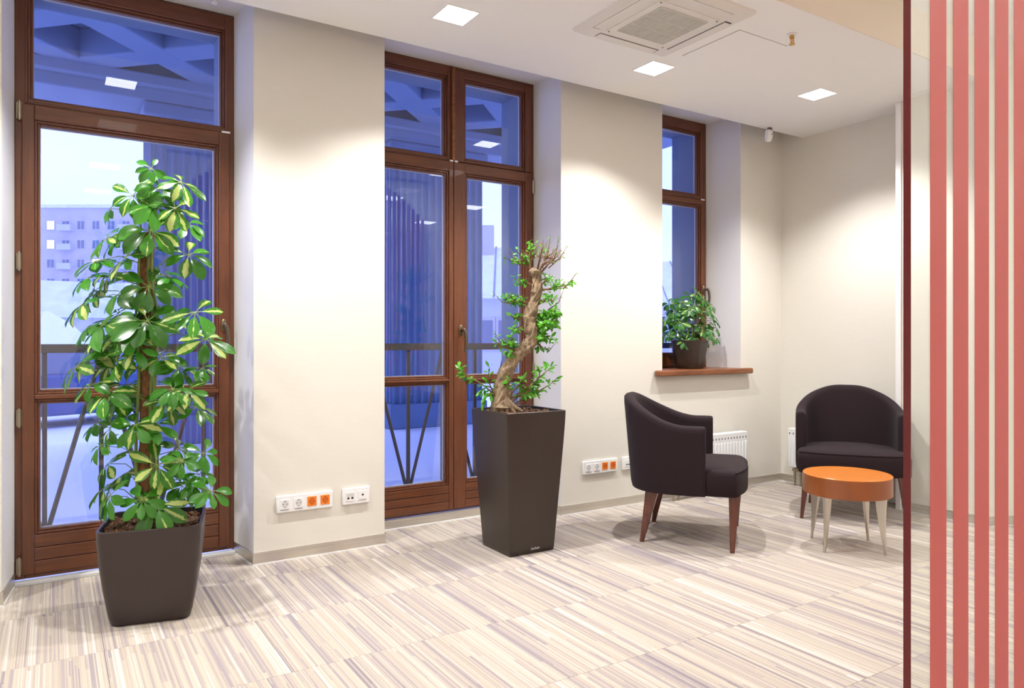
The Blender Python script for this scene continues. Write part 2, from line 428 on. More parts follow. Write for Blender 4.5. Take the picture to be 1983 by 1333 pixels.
def handle(root, x, z, yf, drop=.15, mat='bronze'):
    m_ = MB()
    m_.rings([[(x+.017*math.cos(a)*s, yf-yy, z+.036*math.sin(a)*s) for a in [2*math.pi*k/20 for k in range(20)]] for s, yy in ((1,0),(1,.006),(.8,.010))])
    m_.tube([(x, yf-.006, z), (x, yf-.045, z)], .0095, 10)
    h = m_.build('handle', M[mat], root, smooth=True)
    l_ = MB()
    l_.tube([(x-.004, yf-.045, z+.01), (x+.002, yf-.048, z), (x+.010, yf-.050, z-.02), (x+.014, yf-.052, z-.07), (x+.012, yf-.048, z-.12), (x+.006, yf-.04, z-drop)], [.008,.011,.011,.0105,.0095,.008], 10)
    l_.build('lever', M[mat], h, smooth=True)
def hinge(root, x, z, yf, h=.075):
    m_ = MB(); m_.tube([(x, yf-.012, z-h/2), (x, yf-.012, z+h/2)], .0085, 10)
    m_.tube([(x, yf-.012, z-h/2-.008), (x, yf-.012, z-h/2)], .006, 8); m_.tube([(x, yf-.012, z+h/2), (x, yf-.012, z+h/2+.008)], .006, 8)
    m_.box(x-.012, x+.012, yf-.006, yf+.002, z-h/2, z+h/2)
    m_.build('hinge', M['hingem'], root, smooth=True)
def outer(root, x0, x1, z0, z1, w=.045, mull=None):
    y0, y1 = YF, YF+.085
    woodbar('frame_post', (x0, x0+w, y0, y1, z0, z1), root, True)
    woodbar('frame_post', (x1-w, x1, y0, y1, z0, z1), root, True)
    woodbar('frame_head', (x0+w, x1-w, y0, y1, z1-w, z1), root, False)
    woodbar('frame_sill', (x0+w, x1-w, y0, y1, z0, z0+w), root, False)

d1 = struct(empty('door_1', (.357, YF, 0)))
outer(d1, -.156, .870, .022, 3.035)
woodbar('transom', (-.111, .825, YF+.002, YF+.085, 2.33, 2.40), d1, False)
leaf(d1, -.126, .842, .045, 2.366, [(-.050, .763, .262, .885), (-.050, .763, .955, 2.27)], YF-.018, boards=[1, 2, 3])
leaf(d1, -.115, .842, 2.373, 3.005, [(-.079, .798, 2.41, 2.925)], YF-.002)
handle(d1, .812, 1.285, YF-.018)
for z in (2.33, 1.59, .82, .09): hinge(d1, -.136, z, YF-.004, .08)
box('latch_clip', (.80, .845, YF-.022, YF-.012, 2.364, 2.374), M['white'], d1)

d2 = struct(empty('door_2', (2.29, YF, 0)))
outer(d2, 1.665, 2.92, .062, 3.04)
woodbar('frame_mullion', (2.235, 2.295, YF+.001, YF+.085, .10, 3.0), d2, True)
woodbar('transom', (1.71, 2.235, YF+.002, YF+.085, 2.36, 2.43), d2, False)
woodbar('transom', (2.295, 2.875, YF+.002, YF+.085, 2.36, 2.43), d2, False)
leaf(d2, 1.69, 2.262, .075, 2.396, [(1.76, 2.206, .262, .905), (1.76, 2.206, .968, 2.305)], YF-.018, boards=[1,2,3])
leaf(d2, 2.266, 2.895, .075, 2.396, [(2.378, 2.814, .262, .905), (2.378, 2.814, .968, 2.305)], YF-.018, boards=[1,2,3])
leaf(d2, 1.69, 2.250, 2.403, 3.015, [(1.76, 2.202, 2.44, 2.945)], YF-.002)
leaf(d2, 2.272, 2.895, 2.403, 3.015, [(2.370, 2.818, 2.44, 2.945)], YF-.012)
box('astragal', (2.252, 2.271, YF-.024, YF-.003, 2.405, 3.03), M['sill'], d2, bevel=.003)
handle(d2, 2.318, 1.27, YF-.018)
hinge(d2, 2.905, 2.30, YF-.004, .08); hinge(d2, 2.905, 1.0, YF-.004, .08)
box('latch_clip', (2.235, 2.258, YF-.022, YF-.012, 2.394, 2.404), M['white'], d2)
box('latch_clip', (2.27, 2.293, YF-.022, YF-.012, 2.394, 2.404), M['white'], d2)

w1 = struct(empty('window_1', (4.3, YF, .975)))
outer(w1, 3.92, 4.69, .975, 3.04, .035)
woodbar('transom', (3.955, 4.655, YF+.002, YF+.085, 2.36, 2.42), w1, False)
leaf(w1, 3.945, 4.668, .99, 2.385, [(4.03, 4.590, 1.10, 2.32)], YF-.018)
leaf(w1, 3.945, 4.668, 2.392, 3.015, [(4.03, 4.595, 2.44, 2.935)], YF-.004)
handle(w1, 4.640, 1.63, YF-.018, .14)
box('latch_clip', (4.61, 4.65, YF-.022, YF-.012, 2.383, 2.393), M['white'], w1)
sl = MB()
sl.prism([(3.795, -.065), (4.838, -.065), (4.838, -.002), (4.757, -.002), (4.69, .31), (3.92, .31), (3.88, -.002), (3.795, -.002)], .932, .977)
struct(sl.build('trim_3', [M['sill']], bevel=.012, seg=3))

# ================================================================== CEILING FITTINGS
lights = [(3.145, -.683, ZC, 'square recessed ceiling light beside the air conditioner panel'),
          (1.764, -.675, ZC, 'square recessed ceiling light nearest the top of the photo, left of the air conditioner'),
          (4.42, -.934, ZC, 'square recessed ceiling light nearest the right wall'),
          (.38, -.675, ZC, None), (-1.0, -.675, ZC, None)]
for yy in (-2.9, -4.6, -6.2):  # rear rows: unseen lights added to brighten the room
    for xx in (-1.2, .5, 2.2, 3.9, 5.2): lights.append((xx, yy, ZU, None))
for x, y, z, lab in lights:
    s = .088 if z == ZC else .15
    r = empty('ceiling_light', (x, y, z)); 
    tag(r, lab or 'unseen square recessed ceiling light out of frame over the room', 'ceiling light', 'square recessed ceiling lights in view' if lab else 'square recessed ceiling lights out of frame')
    f = MB(); w = .004
    f.box(x-s-w, x-s, y-s-w, y+s+w, z-.004, z+.0); f.box(x+s, x+s+w, y-s-w, y+s+w, z-.004, z)
    f.box(x-s, x+s, y-s-w, y-s, z-.004, z); f.box(x-s, x+s, y+s, y+s+w, z-.004, z)
    f.build('trim_ring', M['white'], r)
    d_ = MB(); d_.box(x-s, x+s, y-s, y+s, z-.003, z-.001); d_.build('diffuser', M['lamp'], r)
    L = bpy.data.lights.new('downlight', 'SPOT'); L.energy = SPOT_W*(1.68 if z == ZC else .52); L.spot_size = math.radians(122); L.spot_blend = .7; L.shadow_soft_size = .022
    L.color = (1, .985, .965)
    lo = bpy.data.objects.new('downlight', L); COL.objects.link(lo); lo.parent = r; lo.location = (0, 0, -.02)

def added_uplighter(x, y, lab):  # unseen lamp, added behind the camera to brighten ceiling and room
    r_ = tag(empty('added_floor_lamp', (x, y, 0)), lab, 'added floor lamp')
    m_ = MB(); m_.lathe((x, y, 0), [(.15, 0), (.15, .015), (.02, .03)], 32); m_.build('base', M['steel'], r_, smooth=True)
    m_ = MB(); m_.tube([(x, y, .03), (x, y, 1.75)], .013, 12); m_.build('pole', M['steel'], r_, smooth=True)
    m_ = MB(); m_.lathe((x, y, 1.73), [(.03, 0), (.12, .04), (.18, .11), (.176, .11), (.115, .045), (.028, .008)], 32); m_.build('lamp_shade', M['white'], r_, smooth=True)
    L = bpy.data.lights.new('added_uplight', 'SPOT'); L.energy = UP_W; L.spot_size = math.radians(175); L.spot_blend = .5; L.shadow_soft_size = .12; L.color = (1, .98, .95)
    lo = bpy.data.objects.new('added_uplight', L); COL.objects.link(lo); lo.parent = r_; lo.location = (0, 0, 1.87); lo.rotation_euler = (math.pi, 0, 0)
added_uplighter(-1.6, -4.6, 'tall unseen floor lamp added left behind the camera to brighten the room')
added_uplighter(3.4, -6.3, 'tall unseen floor lamp added right behind the glass partition to brighten the room')
# cassette air conditioner
ac = tag(empty('air_conditioner', (2.715, -1.195, ZC)), 'square white ceiling cassette air conditioner with beige filter grille and four slots', 'air conditioner')
x0, x1, y0, y1 = 2.37, 3.06, -1.535, -.86
def rsq(cx, cy, h, z, bulge=.0, n=6, cr=.03):
    pts = []
    for k, (sx, sy) in enumerate(((1,1),(-1,1),(-1,-1),(1,-1))):
        for q in range(n+1):
            a = math.pi/2*k + math.pi/2*q/n
            pts.append((cx+sx*(h-cr)+cr*math.cos(a), cy+sy*(h-cr)+cr*math.sin(a), z))
    return pts
am = MB(); cx, cy = (x0+x1)/2, (y0+y1)/2
am.rings([rsq(cx, cy, .345, ZC), rsq(cx, cy, .343, ZC-.006), rsq(cx, cy, .315, ZC-.022), rsq(cx, cy, .30, ZC-.024)])
am.build('panel', M['acpanel'], ac, smooth=True, angle=25)
am = MB(); am.rings([rsq(cx, cy, .21, ZC-.023, cr=.012), rsq(cx, cy, .208, ZC-.030, cr=.012)]); am.build('grille_frame', M['acpanel'], ac, smooth=True, angle=25)
gr = MB(); gr.box(cx-.165, cx+.165, cy-.165, cy+.165, ZC-.032, ZC-.0295)
gf = gr.build('filter_grille', M['grille'], ac)
gm = MB()
for k in range(22):
    xx = cx-.165 + .33*k/21; gm.box(xx-.0012, xx+.0012, cy-.165, cy+.165, ZC-.0345, ZC-.032)
for k in range(4):
    yy = cy-.165+.33*k/3; gm.box(cx-.165, cx+.165, yy-.0025, yy+.0025, ZC-.0345, ZC-.032)
o_ = gm.build('grille_slats', M['acpanel'], gf); o_['kind'] = 'stuff'
for k in range(4):
    a = math.pi/2*k; ca, sa = math.cos(a), math.sin(a)
    def rot(u, v): return (cx + u*ca - v*sa, cy + u*sa + v*ca)
    for nm, (u0, u1, v0, v1), zz, mat in (('louvre_slot', (-.215, .215, .245, .292), (ZC-.0245, ZC-.0235), 'darkhole'), ('louvre', (-.212, .205, .250, .292), (ZC-.028, ZC-.0246), 'acpanel')):
        m_ = MB(); pts = [rot(u0, v0), rot(u1, v0), rot(u1, v1), rot(u0, v1)]; m_.prism(pts, zz[0], zz[1]); m_.build(nm, M[mat], ac)
for (u, v) in ((-.2, -.2), (.2, -.2), (.2, .2), (-.2, .2)):
    m_ = MB(); m_.lathe((cx+u*.985, cy+v*.985, ZC-.033), [(.004, 0), (.004, .004)], 8); m_.build('screw', M['gap'], ac)
m_ = MB()
for k in range(40): m_.box(cx+.2115, cx+.2165, cy-.19+k*.0095, cy-.186+k*.0095, ZC-.0243, ZC-.0238)
o_ = m_.build('vent_perforation', M['gap'], ac); o_['kind'] = 'stuff'
# hatch
hx0, hx1, hy0, hy1 = 3.15, 3.552, -1.343, -.922
ht = tag(empty('access_hatch', (3.35, -1.13, ZC)), 'flush square access panel in the ceiling with a thin shadow line', 'hatch')
box('hatch_panel', (hx0+.002, hx1-.002, hy0+.002, hy1-.002, ZC-.0022, ZC), M['ceil'], ht)
m_ = MB(); w = .0022
m_.box(hx0-w, hx0+.002, hy0-w, hy1+w, ZC-.0016, ZC); m_.box(hx1-.002, hx1+w*.3, hy0-w, hy1+w, ZC-.0008, ZC)
m_.box(hx0, hx1, hy0-w, hy0+.001, ZC-.0008, ZC); m_.box(hx0, hx1, hy1-.001, hy1+w*.3, ZC-.0008, ZC)
m_.build('hatch_gap', M['finegap'], ht)
# sprinkler
sp = tag(empty('sprinkler', (3.44, -1.457, ZC)), 'small brass fire sprinkler head hanging from the ceiling', 'sprinkler')
m_ = MB(); m_.lathe((3.44, -1.457, ZC-.006), [(.028, .006), (.03, .002), (.016, 0)][::-1], 20); m_.build('escutcheon', M['white'], sp, smooth=True)
m_ = MB(); m_.lathe((3.44, -1.457, ZC-.022), [(.013, 0), (.013, .016)], 12)
for s in (-1, 1): m_.tube([(3.44+s*.012, -1.457, ZC-.022), (3.44+s*.014, -1.457, ZC-.038), (3.44+s*.005, -1.457, ZC-.05)], .0028, 6)
m_.lathe((3.44, -1.457, ZC-.056), [(.017, 0), (.017, .003), (.006, .008)], 16)
m_.build('body', M['brass'], sp, smooth=True)
m_ = MB(); m_.tube([(3.44, -1.457, ZC-.048), (3.44, -1.457, ZC-.022)], .003, 8); m_.build('bulb', M['orange'], sp, smooth=True)
# motion detector
md = tag(empty('motion_detector', (4.80, -.25, ZC)), 'small white motion detector hanging at the ceiling edge near the right corner', 'motion detector')
ang = math.radians(0)
m_ = MB(); m_.box(4.785, 4.815, -.262, -.238, ZC-.022, ZC); m_.build('bracket', M['gap'], md)
m_ = MB()
rs = []
for z, h, d0, d1_ in ((0, .021, -.012, .012), (-.01, .027, -.02, .014), (-.05, .029, -.026, .012), (-.085, .027, -.020, .010), (-.098, .020, -.010, .008)):
    rs.append([(4.80-.012+(-z)*-.14 + sx*h, -.25 + (d0 if sy < 0 else d1_), ZC-.018+z) for sx, sy in ((-1,-1),(1,-1),(1,1),(-1,1))])
m_.rings(rs); m_.build('housing', M['white'], md, bevel=.005, smooth=True)
m_ = MB(); m_.box(4.790, 4.796, -.2785, -.275, ZC-.062, ZC-.056); m_.build('lens', M['gap'], md)
for (px_, py_, lab) in ((.805, .18, 'small white ceiling sensor in the recess above the left door'),):
    s_ = tag(empty('ceiling_sensor', (px_-.06, py_, 3.04)), lab, 'sensor')
    m_ = MB(); m_.lathe((px_-.06, py_, 3.022), [(.012, 0), (.02, .006), (.02, .018)], 16); m_.build('dome', M['white'], s_, smooth=True)

# ================================================================== SOCKETS
def plate(x0, mods, lab, group):
    w = .074; n = len(mods); L = n*w; e = .008
    r = tag(empty('socket_strip' if n > 2 else 'data_outlet', (x0+L/2, 0, .31)), lab, 'socket', group)
    z0, z1 = .264, .357
    m_ = MB(); m_.box(x0-e, x0+L+e, -.016, 0, z0, z1); m_.build('cover_plate', M['white'], r, bevel=.005, seg=3, smooth=True)
    for k, kind in enumerate(mods):
        cx_ = x0+w*(k+.5); cz = (z0+z1)/2; h = .026
        base = {'w': ('white', 'whitewell'), 'o': ('orange', 'orangedark')}.get(kind, ('white', 'white'))
        m_ = MB(); m_.box(cx_-h, cx_+h, -.0185, -.015, cz-h, cz+h)
        f_ = m_.build('socket' if kind in 'wo' else 'module', M[base[0]], r, bevel=.001)
        if kind in 'wo':
            # recessed well seen as ring + disc
            m_ = MB(); m_.rings([[(cx_+.0205*math.cos(t)*s, -yy, cz+.0205*math.sin(t)*s) for t in [2*math.pi*q/28 for q in range(28)]] for s, yy in ((1, .0188), (1, .0192), (.93, .0192), (.90, .0187))], cap=False)
            m_.build('socket_ring', M[base[0]], f_, smooth=True)
            m_ = MB(); m_.rings([[(cx_+.0186*math.cos(t), -yy, cz+.0186*math.sin(t)) for t in [2*math.pi*q/24 for q in range(24)]] for yy in (.0185, .0189)]); m_.build('socket_well', M[base[1]], f_)
            m_ = MB()
            for sx in (-.0095, .0095): m_.rings([[(cx_+sx+.0026*math.cos(t), -yy, cz+.0026*math.sin(t)) for t in [2*math.pi*q/10 for q in range(10)]] for yy in (.0188, .0192)])
            for sz in (-.0165, .0165): m_.box(cx_-.003, cx_+.003, -.0192, -.0188, cz+sz-.002, cz+sz+.002)
            m_.build('contact', M['darkhole'], f_)
            if kind == 'w':
                m_ = MB(); m_.box(cx_-.022, cx_+.022, -.0187, -.0182, cz-.033, cz-.031); m_.build('seam', M['gap'], r)
        elif kind == 'd':
            m_ = MB(); m_.box(cx_-.022, cx_+.022, -.0192, -.0186, cz+.0, cz+.018); m_.build('label_window', M['whitewell'], f_)
            m_ = MB()
            for sx in (-.012, .012): m_.box(cx_+sx-.007, cx_+sx+.007, -.0194, -.0186, cz-.014, cz-.006); m_.box(cx_+sx-.003, cx_+sx+.003, -.0194, -.0186, cz-.006, cz-.003)
            m_.build('port', M['darkhole'], f_)
        elif kind == 't':
            m_ = MB(); m_.rings([[(cx_+.0062*math.cos(t), -yy, cz+.003+.0062*math.sin(t)) for t in [2*math.pi*q/14 for q in range(14)]] for yy in (.0186, .0195)]); m_.build('port', M['darkhole'], f_)
            m_ = MB(); m_.box(cx_-.02, cx_+.02, -.0189, -.0186, cz-.024, cz-.0225); m_.build('seam', M['gap'], f_)
        elif kind == 'm':
            m_ = MB()
            for sx in (-.010, .010): m_.box(cx_+sx-.006, cx_+sx+.006, -.0194, -.0186, cz-.012, cz-.004)
            m_.build('port', M['darkhole'], f_)
plate(1.030, 'wwoo', 'white wall socket strip with two orange sockets, left of the middle door', 'power socket strips')
plate(1.398, 'dt', 'white two-module data outlet beside the socket strip left of the middle door', 'data outlets')
plate(3.125, 'wwoo', 'white wall socket strip with two orange sockets, behind the side-on armchair', 'power socket strips')
plate(3.485, 'mt', 'white data outlet half hidden behind the side-on armchair', 'data outlets')

# ================================================================== RADIATORS
def radiator(name_loc, L, axis, lab):
    """panel radiator in local coords: length along +x from 0..L, wall at y=0, front at y=-.1"""
    r = tag(empty('radiator', name_loc, axis), lab, 'radiator', 'white panel radiators')
    z0, z1 = .155, .475
    m_ = MB(); m_.box(.0, L, -.104, -.045, z0, z1); m_.build('panel', M['whitemetal'], r, local=True, bevel=.006, smooth=True)
    m_ = MB(); n = int(L/.034)
    for k in range(n):
        x = .02+k*(L-.04)/(n-1); 
        m_.rings([[(x+.011*math.cos(t)*s, yy, (z0+z1-.05)/2 + (zz) + 0) for t, zz in [(q, 0) for q in (0,)]] for s, yy in ()]) if False else None
        m_.box(x-.0095, x+.0095, -.109, -.103, z0+.02, z1-.075)
    m_.build('ribs', M['whitemetal'], r, local=True, bevel=.004, smooth=True)
    m_ = MB()
    for k in range(n):
        x = .02+k*(L-.04)/(n-1)
        m_.rings([[(x+.0065*math.cos(t), yy, z1-.042+.0085*math.sin(t)) for t in [2*math.pi*q/10 for q in range(10)]] for yy in (-.1046, -.1035)])
    m_.build('vent_holes', M['gap'], r, local=True)
    m_ = MB()
    for x in (.045, .10):
        m_.tube([(x, -.07, 0), (x, -.07, z0-.03)], .008, 8)
        m_.tube([(x, -.07, z0-.035), (x, -.07, z0)], .013, 10)
    m_.box(.03, .115, -.085, -.055, z0-.035, z0-.012)
    m_.build('valve_pipes', M['hingem'], r, local=True, smooth=True)
    m_ = MB()
    for x in (.12*L, .88*L): m_.box(x-.015, x+.015, -.05, 0, z0+.04, z1-.04)
    m_.build('bracket', M['whitemetal'], r, local=True)
radiator((3.87, -.012, 0), .83, 0, 'white panel radiator under the small window, behind the side-on armchair')
radiator((XR-.008, -.15, 0), .80, -math.pi/2, 'white panel radiator on the right wall behind the facing armchair')

# ================================================================== ARMCHAIRS
def armchair(loc, face, lab):
    # local: +x is the facing direction, y lateral
    r = tag(empty('armchair', loc, face), lab, 'armchair', 'plum tub armchairs')
    N = 56; path = []
    L, B = .318, .300; cx0 = -.025; xf = .115
    npts = 12
    for k in range(npts): path.append((xf + (cx0-xf)*k/npts, L))
    m2 = 40
    for k in range(m2+1):
        t = math.pi/2 + math.pi*k/m2; e = 2/2.35
        c, s = math.cos(t), math.sin(t)
        path.append((cx0 + B*math.copysign(abs(c)**e, c), L*math.copysign(abs(s)**e, s)))
    for k in range(1, npts+1): path.append((cx0 + (xf-cx0)*k/npts, -L))
    P = [Vector((a, b_, 0)) for a, b_ in path]
    tot = [0]
    for i in range(1, len(P)): tot.append(tot[-1] + (P[i]-P[i-1]).length)
    rings = []
    th = .034
    def sm(x): x = max(0, min(1, x)); return x*x*(3-2*x)
    for i, p in enumerate(P):
        d = (P[min(i+1, len(P)-1)] - P[max(i-1, 0)]).normalized(); n_ = Vector((d.y, -d.x, 0))
        if n_.dot(p - Vector((cx0+.1, 0, 0))) < 0: n_ = -n_
        u = abs(tot[i]/tot[-1]*2-1)           # 1 at the arm fronts, 0 at the back
        zt = .705 + .165*sm((.86-u)/.80)
        back = sm((.7-u)/.6)
        lean = .030*back
        def pt(o, z, sh=0):
            hh = (z-.31)/.55
            return p + n_*(o + lean*hh - .012*back*(1-hh)*1.5) + Vector((0,0,z))
        zb = .31 if u < .93 else .31
        t2 = th*(1 + .0*back)
        prof = [(t2*.85, zb), (t2, zb+.03), (t2, zb+.16), (t2, zt-.16), (t2, zt-.04), (t2*.92, zt-.014), (t2*.6, zt-.002), (0, zt+.003), (-t2*.6, zt-.002), (-t2*.92, zt-.014), (-t2, zt-.04), (-t2, zt-.16), (-t2, zb+.12), (-t2, zb+.03), (-t2*.85, zb)]
        rings.append([pt(o, z) for o, z in prof])
    # rounded arm fronts
    def shrunk(ring, dx, k):
        c = sum((Vector(q) for q in ring), Vector())/len(ring)
        return [Vector((q.x+dx, c.y+(q.y-c.y)*k, q.z if abs(q.z-.31) < .02 else q.z-(1-k)*.02)) for q in ring]
    rings = [shrunk(rings[0], .014, .55), shrunk(rings[0], .010, .85)] + rings + [shrunk(rings[-1], .010, .85), shrunk(rings[-1], .014, .55)]
    m_ = MB(); m_.rings(rings); m_.build('backrest', M['fabric'], r, local=True, smooth=True, angle=60)
    # seat: block filling the tub, projecting in front of the arms
    def seatring(z, grow, top=False):
        pts = []
        n = 9
        xfr, hw = .365+grow, .338+grow
        rear = -.26
        # front bowed edge
        for k in range(n*2+1):
            v = -1+2*k/(n*2); y = hw*v
            x = xfr - .055*abs(v)**2.6 - .012
            pts.append((x, y))
        # right then back then left
        pts += [(.24, hw), (.135, hw), (.10, .30), (-.05, .285), (-.17, .24), (-.25, .12), (-.27, 0), (-.25, -.12), (-.17, -.24), (-.05, -.285), (.10, -.30), (.135, -hw), (.24, -hw)]
        return [Vector((x, y, z)) for x, y in pts]
    rg = [seatring(.312, -.012), seatring(.322, 0), seatring(.43, .002), seatring(.448, -.004), seatring(.460, -.018)]
    # crowned top rings
    for k, zz in ((.8, .469), (.5, .478), (.2, .482)):
        base = seatring(.46, -.018); c = Vector((.06, 0, 0))
        rg.append([Vector((c.x+(q.x-c.x)*k, q.y*k, zz)) for q in base])
    m_ = MB(); m_.rings(rg); m_.build('seat', M['fabric'], r, local=True, smooth=True, angle=60)
    m_ = MB(); m_.tube([(q.x, q.y, .452) for q in seatring(.45, -.004)[:19]], .004, 6); m_.build('piping', M['fabric'], r, local=True, smooth=True)
    # legs
    for (tx, ty, bx, by, wt, wb) in ((.285, .285, .275, .318, .062, .026), (.285, -.285, .275, -.318, .062, .026), (-.185, .215, -.245, .250, .078, .026), (-.185, -.215, -.245, -.250, .078, .026)):
        m_ = MB(); rs = []
        for k in range(7):
            t = k/6; w = (wb + (wt-wb)*t**1.15)/2; x = bx+(tx-bx)*t; y = by+(ty-by)*t; z = .318*t
            rs.append([(x-w, y-w*.8, z), (x+w, y-w*.8, z), (x+w, y+w*.8, z), (x-w, y+w*.8, z)])
        m_.rings(rs); m_.build('leg', M['legwood'], r, local=True, bevel=.004, smooth=True)
    return r
armchair((3.32, -.80, 0), math.atan2(-.78, .62), 'dark plum armchair seen from the side with its back to the sockets')
armchair((4.687, -1.005, 0), math.atan2(-.6, -.8), 'dark plum armchair facing us in the right corner behind the round table')

# ================================================================== ROUND TABLE
tb = tag(empty('side_table', (3.914, -1.48, 0)), 'round low table with orange cherry wood top and four tapered silver legs', 'table')
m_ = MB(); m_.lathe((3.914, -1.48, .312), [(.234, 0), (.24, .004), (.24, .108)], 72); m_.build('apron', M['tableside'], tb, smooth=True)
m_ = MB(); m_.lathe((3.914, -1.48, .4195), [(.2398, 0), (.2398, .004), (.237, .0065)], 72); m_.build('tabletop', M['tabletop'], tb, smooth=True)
for k in range(4):
    a = math.pi/2*k + .04; u = Vector((math.cos(a), math.sin(a), 0)); v = Vector((-u.y, u.x, 0))
    rs = []
    for q in range(9):
        t = q/8; z = .318*t; outer_ = .232 + .0*t - .012*math.sin(t*math.pi)*.6; w = .010 + .052*t**1.25; th = .006+.006*t
        c = Vector((3.914, -1.48, z))
        rs.append([c+u*(outer_-w)-v*th, c+u*outer_-v*th, c+u*outer_+v*th, c+u*(outer_-w)+v*th])
    m_ = MB(); m_.rings(rs); m_.build('leg', M['legmetal'], tb, bevel=.002, smooth=True)

# ================================================================== PLANTERS
def rsq2(cx, cy, hx, z, cr, rz=0, n=7, sag=0.0):
    pts = []; c_, s_ = math.cos(rz), math.sin(rz)
    for k, (sx, sy) in enumerate(((1,1),(-1,1),(-1,-1),(1,-1))):
        for q in range(n+1):
            a = math.pi/2*k + math.pi/2*q/n
            x, y = sx*(hx-cr)+cr*math.cos(a), sy*(hx-cr)+cr*math.sin(a)
            pts.append((cx+x*c_-y*s_, cy+x*s_+y*c_, z))
    return pts
def planter(root, cx, cy, z0, prof, cr, rz, mat, wall, soilz, name='planter', crb=None):
    m_ = MB(); rg = []
    for h, z in prof: rg.append(rsq2(cx, cy, h, z0+z, min(cr*h/prof[-1][0], h*.98), rz))
    H = z0+prof[-1][1]; ht = prof[-1][0]
    rg.append(rsq2(cx, cy, ht-.004, H+.003, cr*.96, rz))
    rg.append(rsq2(cx, cy, ht-wall, H+.001, cr*.85, rz)); 
    m_.rings(rg, 0, cap=False)
    o = len(m_.v)
    # base
    m_.rings([rsq2(cx, cy, prof[0][0], z0+.0005, cr*prof[0][0]/prof[-1][0], rz), rsq2(cx, cy, prof[0][0]*.9, z0, cr*.4, rz)], 0)
    m_.build(name, M[mat], root, smooth=True, angle=50)
    m_ = MB(); m_.rings([rsq2(cx, cy, ht-wall, H+.001, cr*.85, rz), rsq2(cx, cy, ht-wall-.006, soilz-.02, cr*.8, rz)], 0, cap=False); m_.build('planter_liner', M['planterin'], root, smooth=True, angle=50)
    m_ = MB(); m_.rings([rsq2(cx, cy, ht-wall-.004, soilz-.02, cr*.8, rz), rsq2(cx, cy, ht-wall-.006, soilz, cr*.8, rz)], 0); m_.build('soil', M['soil'], root)
    return H
def chips(root, cx, cy, h, z, rz, n, size=.02):
    m_ = MB(); c_, s_ = math.cos(rz), math.sin(rz)
    for k in range(n):
        x, y = R.uniform(-h, h), R.uniform(-h, h)
        px_, py_ = cx+x*c_-y*s_, cy+x*s_+y*c_
        a, b_, c = R.uniform(.4, 1.1)*size, R.uniform(.25, .6)*size, R.uniform(.1, .3)*size
        E = Euler((R.uniform(-.6, .6), R.uniform(-.6, .6), R.uniform(0, 6.3))).to_matrix()
        vs = [Vector((px_, py_, z+R.uniform(0, .014))) + E @ Vector((sx*a*R.uniform(.7, 1), sy*b_*R.uniform(.7, 1), sz*c)) for sx, sy, sz in ((-1,-1,-1),(1,-1,-1),(1,1,-1),(-1,1,-1),(-1,-1,1),(1,-1,1),(1,1,1),(-1,1,1))]
        m_.add(vs, [(0,3,2,1),(4,5,6,7),(0,1,5,4),(1,2,6,5),(2,3,7,6),(3,0,4,7)])
    o = m_.build('bark_chips', M['bark'], root); o['kind'] = 'stuff'

def leafmesh(name, mat, wid=.42, droop=.28, fold=.16, n=7, tip=1.0):
    vs = []; fs = []; uv = []
    for i in range(n+1):
        t = i/n
        w = wid/2*(math.sin(math.pi*min(1, (t*.93+.03))**(1.35*tip)))**.75
        if i == n: w = .004
        z = -droop*t*t
        for j, s in enumerate((-1, -.5, 0, .5, 1)):
            vs.append((s*w, t, z + fold*abs(s)*w + .02*math.sin(t*9)*abs(s))); uv.append((.5+s*.5, t))
    for i in range(n):
        for j in range(4): a = i*5+j; fs.append((a, a+1, a+6, a+5))
    me = bpy.data.meshes.new(name); me.from_pydata(vs, [], fs); me.materials.append(mat)
    u = me.uv_layers.new(name='UVMap')
    for pl in me.polygons:
        pl.use_smooth = True
        for li in pl.loop_indices: u.data[li].uv = uv[me.loops[li].vertex_index]
    return me, vs, fs, uv
def orient(y, nrm):
    y = y.normalized(); z = nrm - y*nrm.dot(y)
    if z.length < 1e-4: z = Vector((0,0,1)) - y*y.z
    z.normalize(); x = y.cross(z); return Matrix((x, y, z)).transposed()

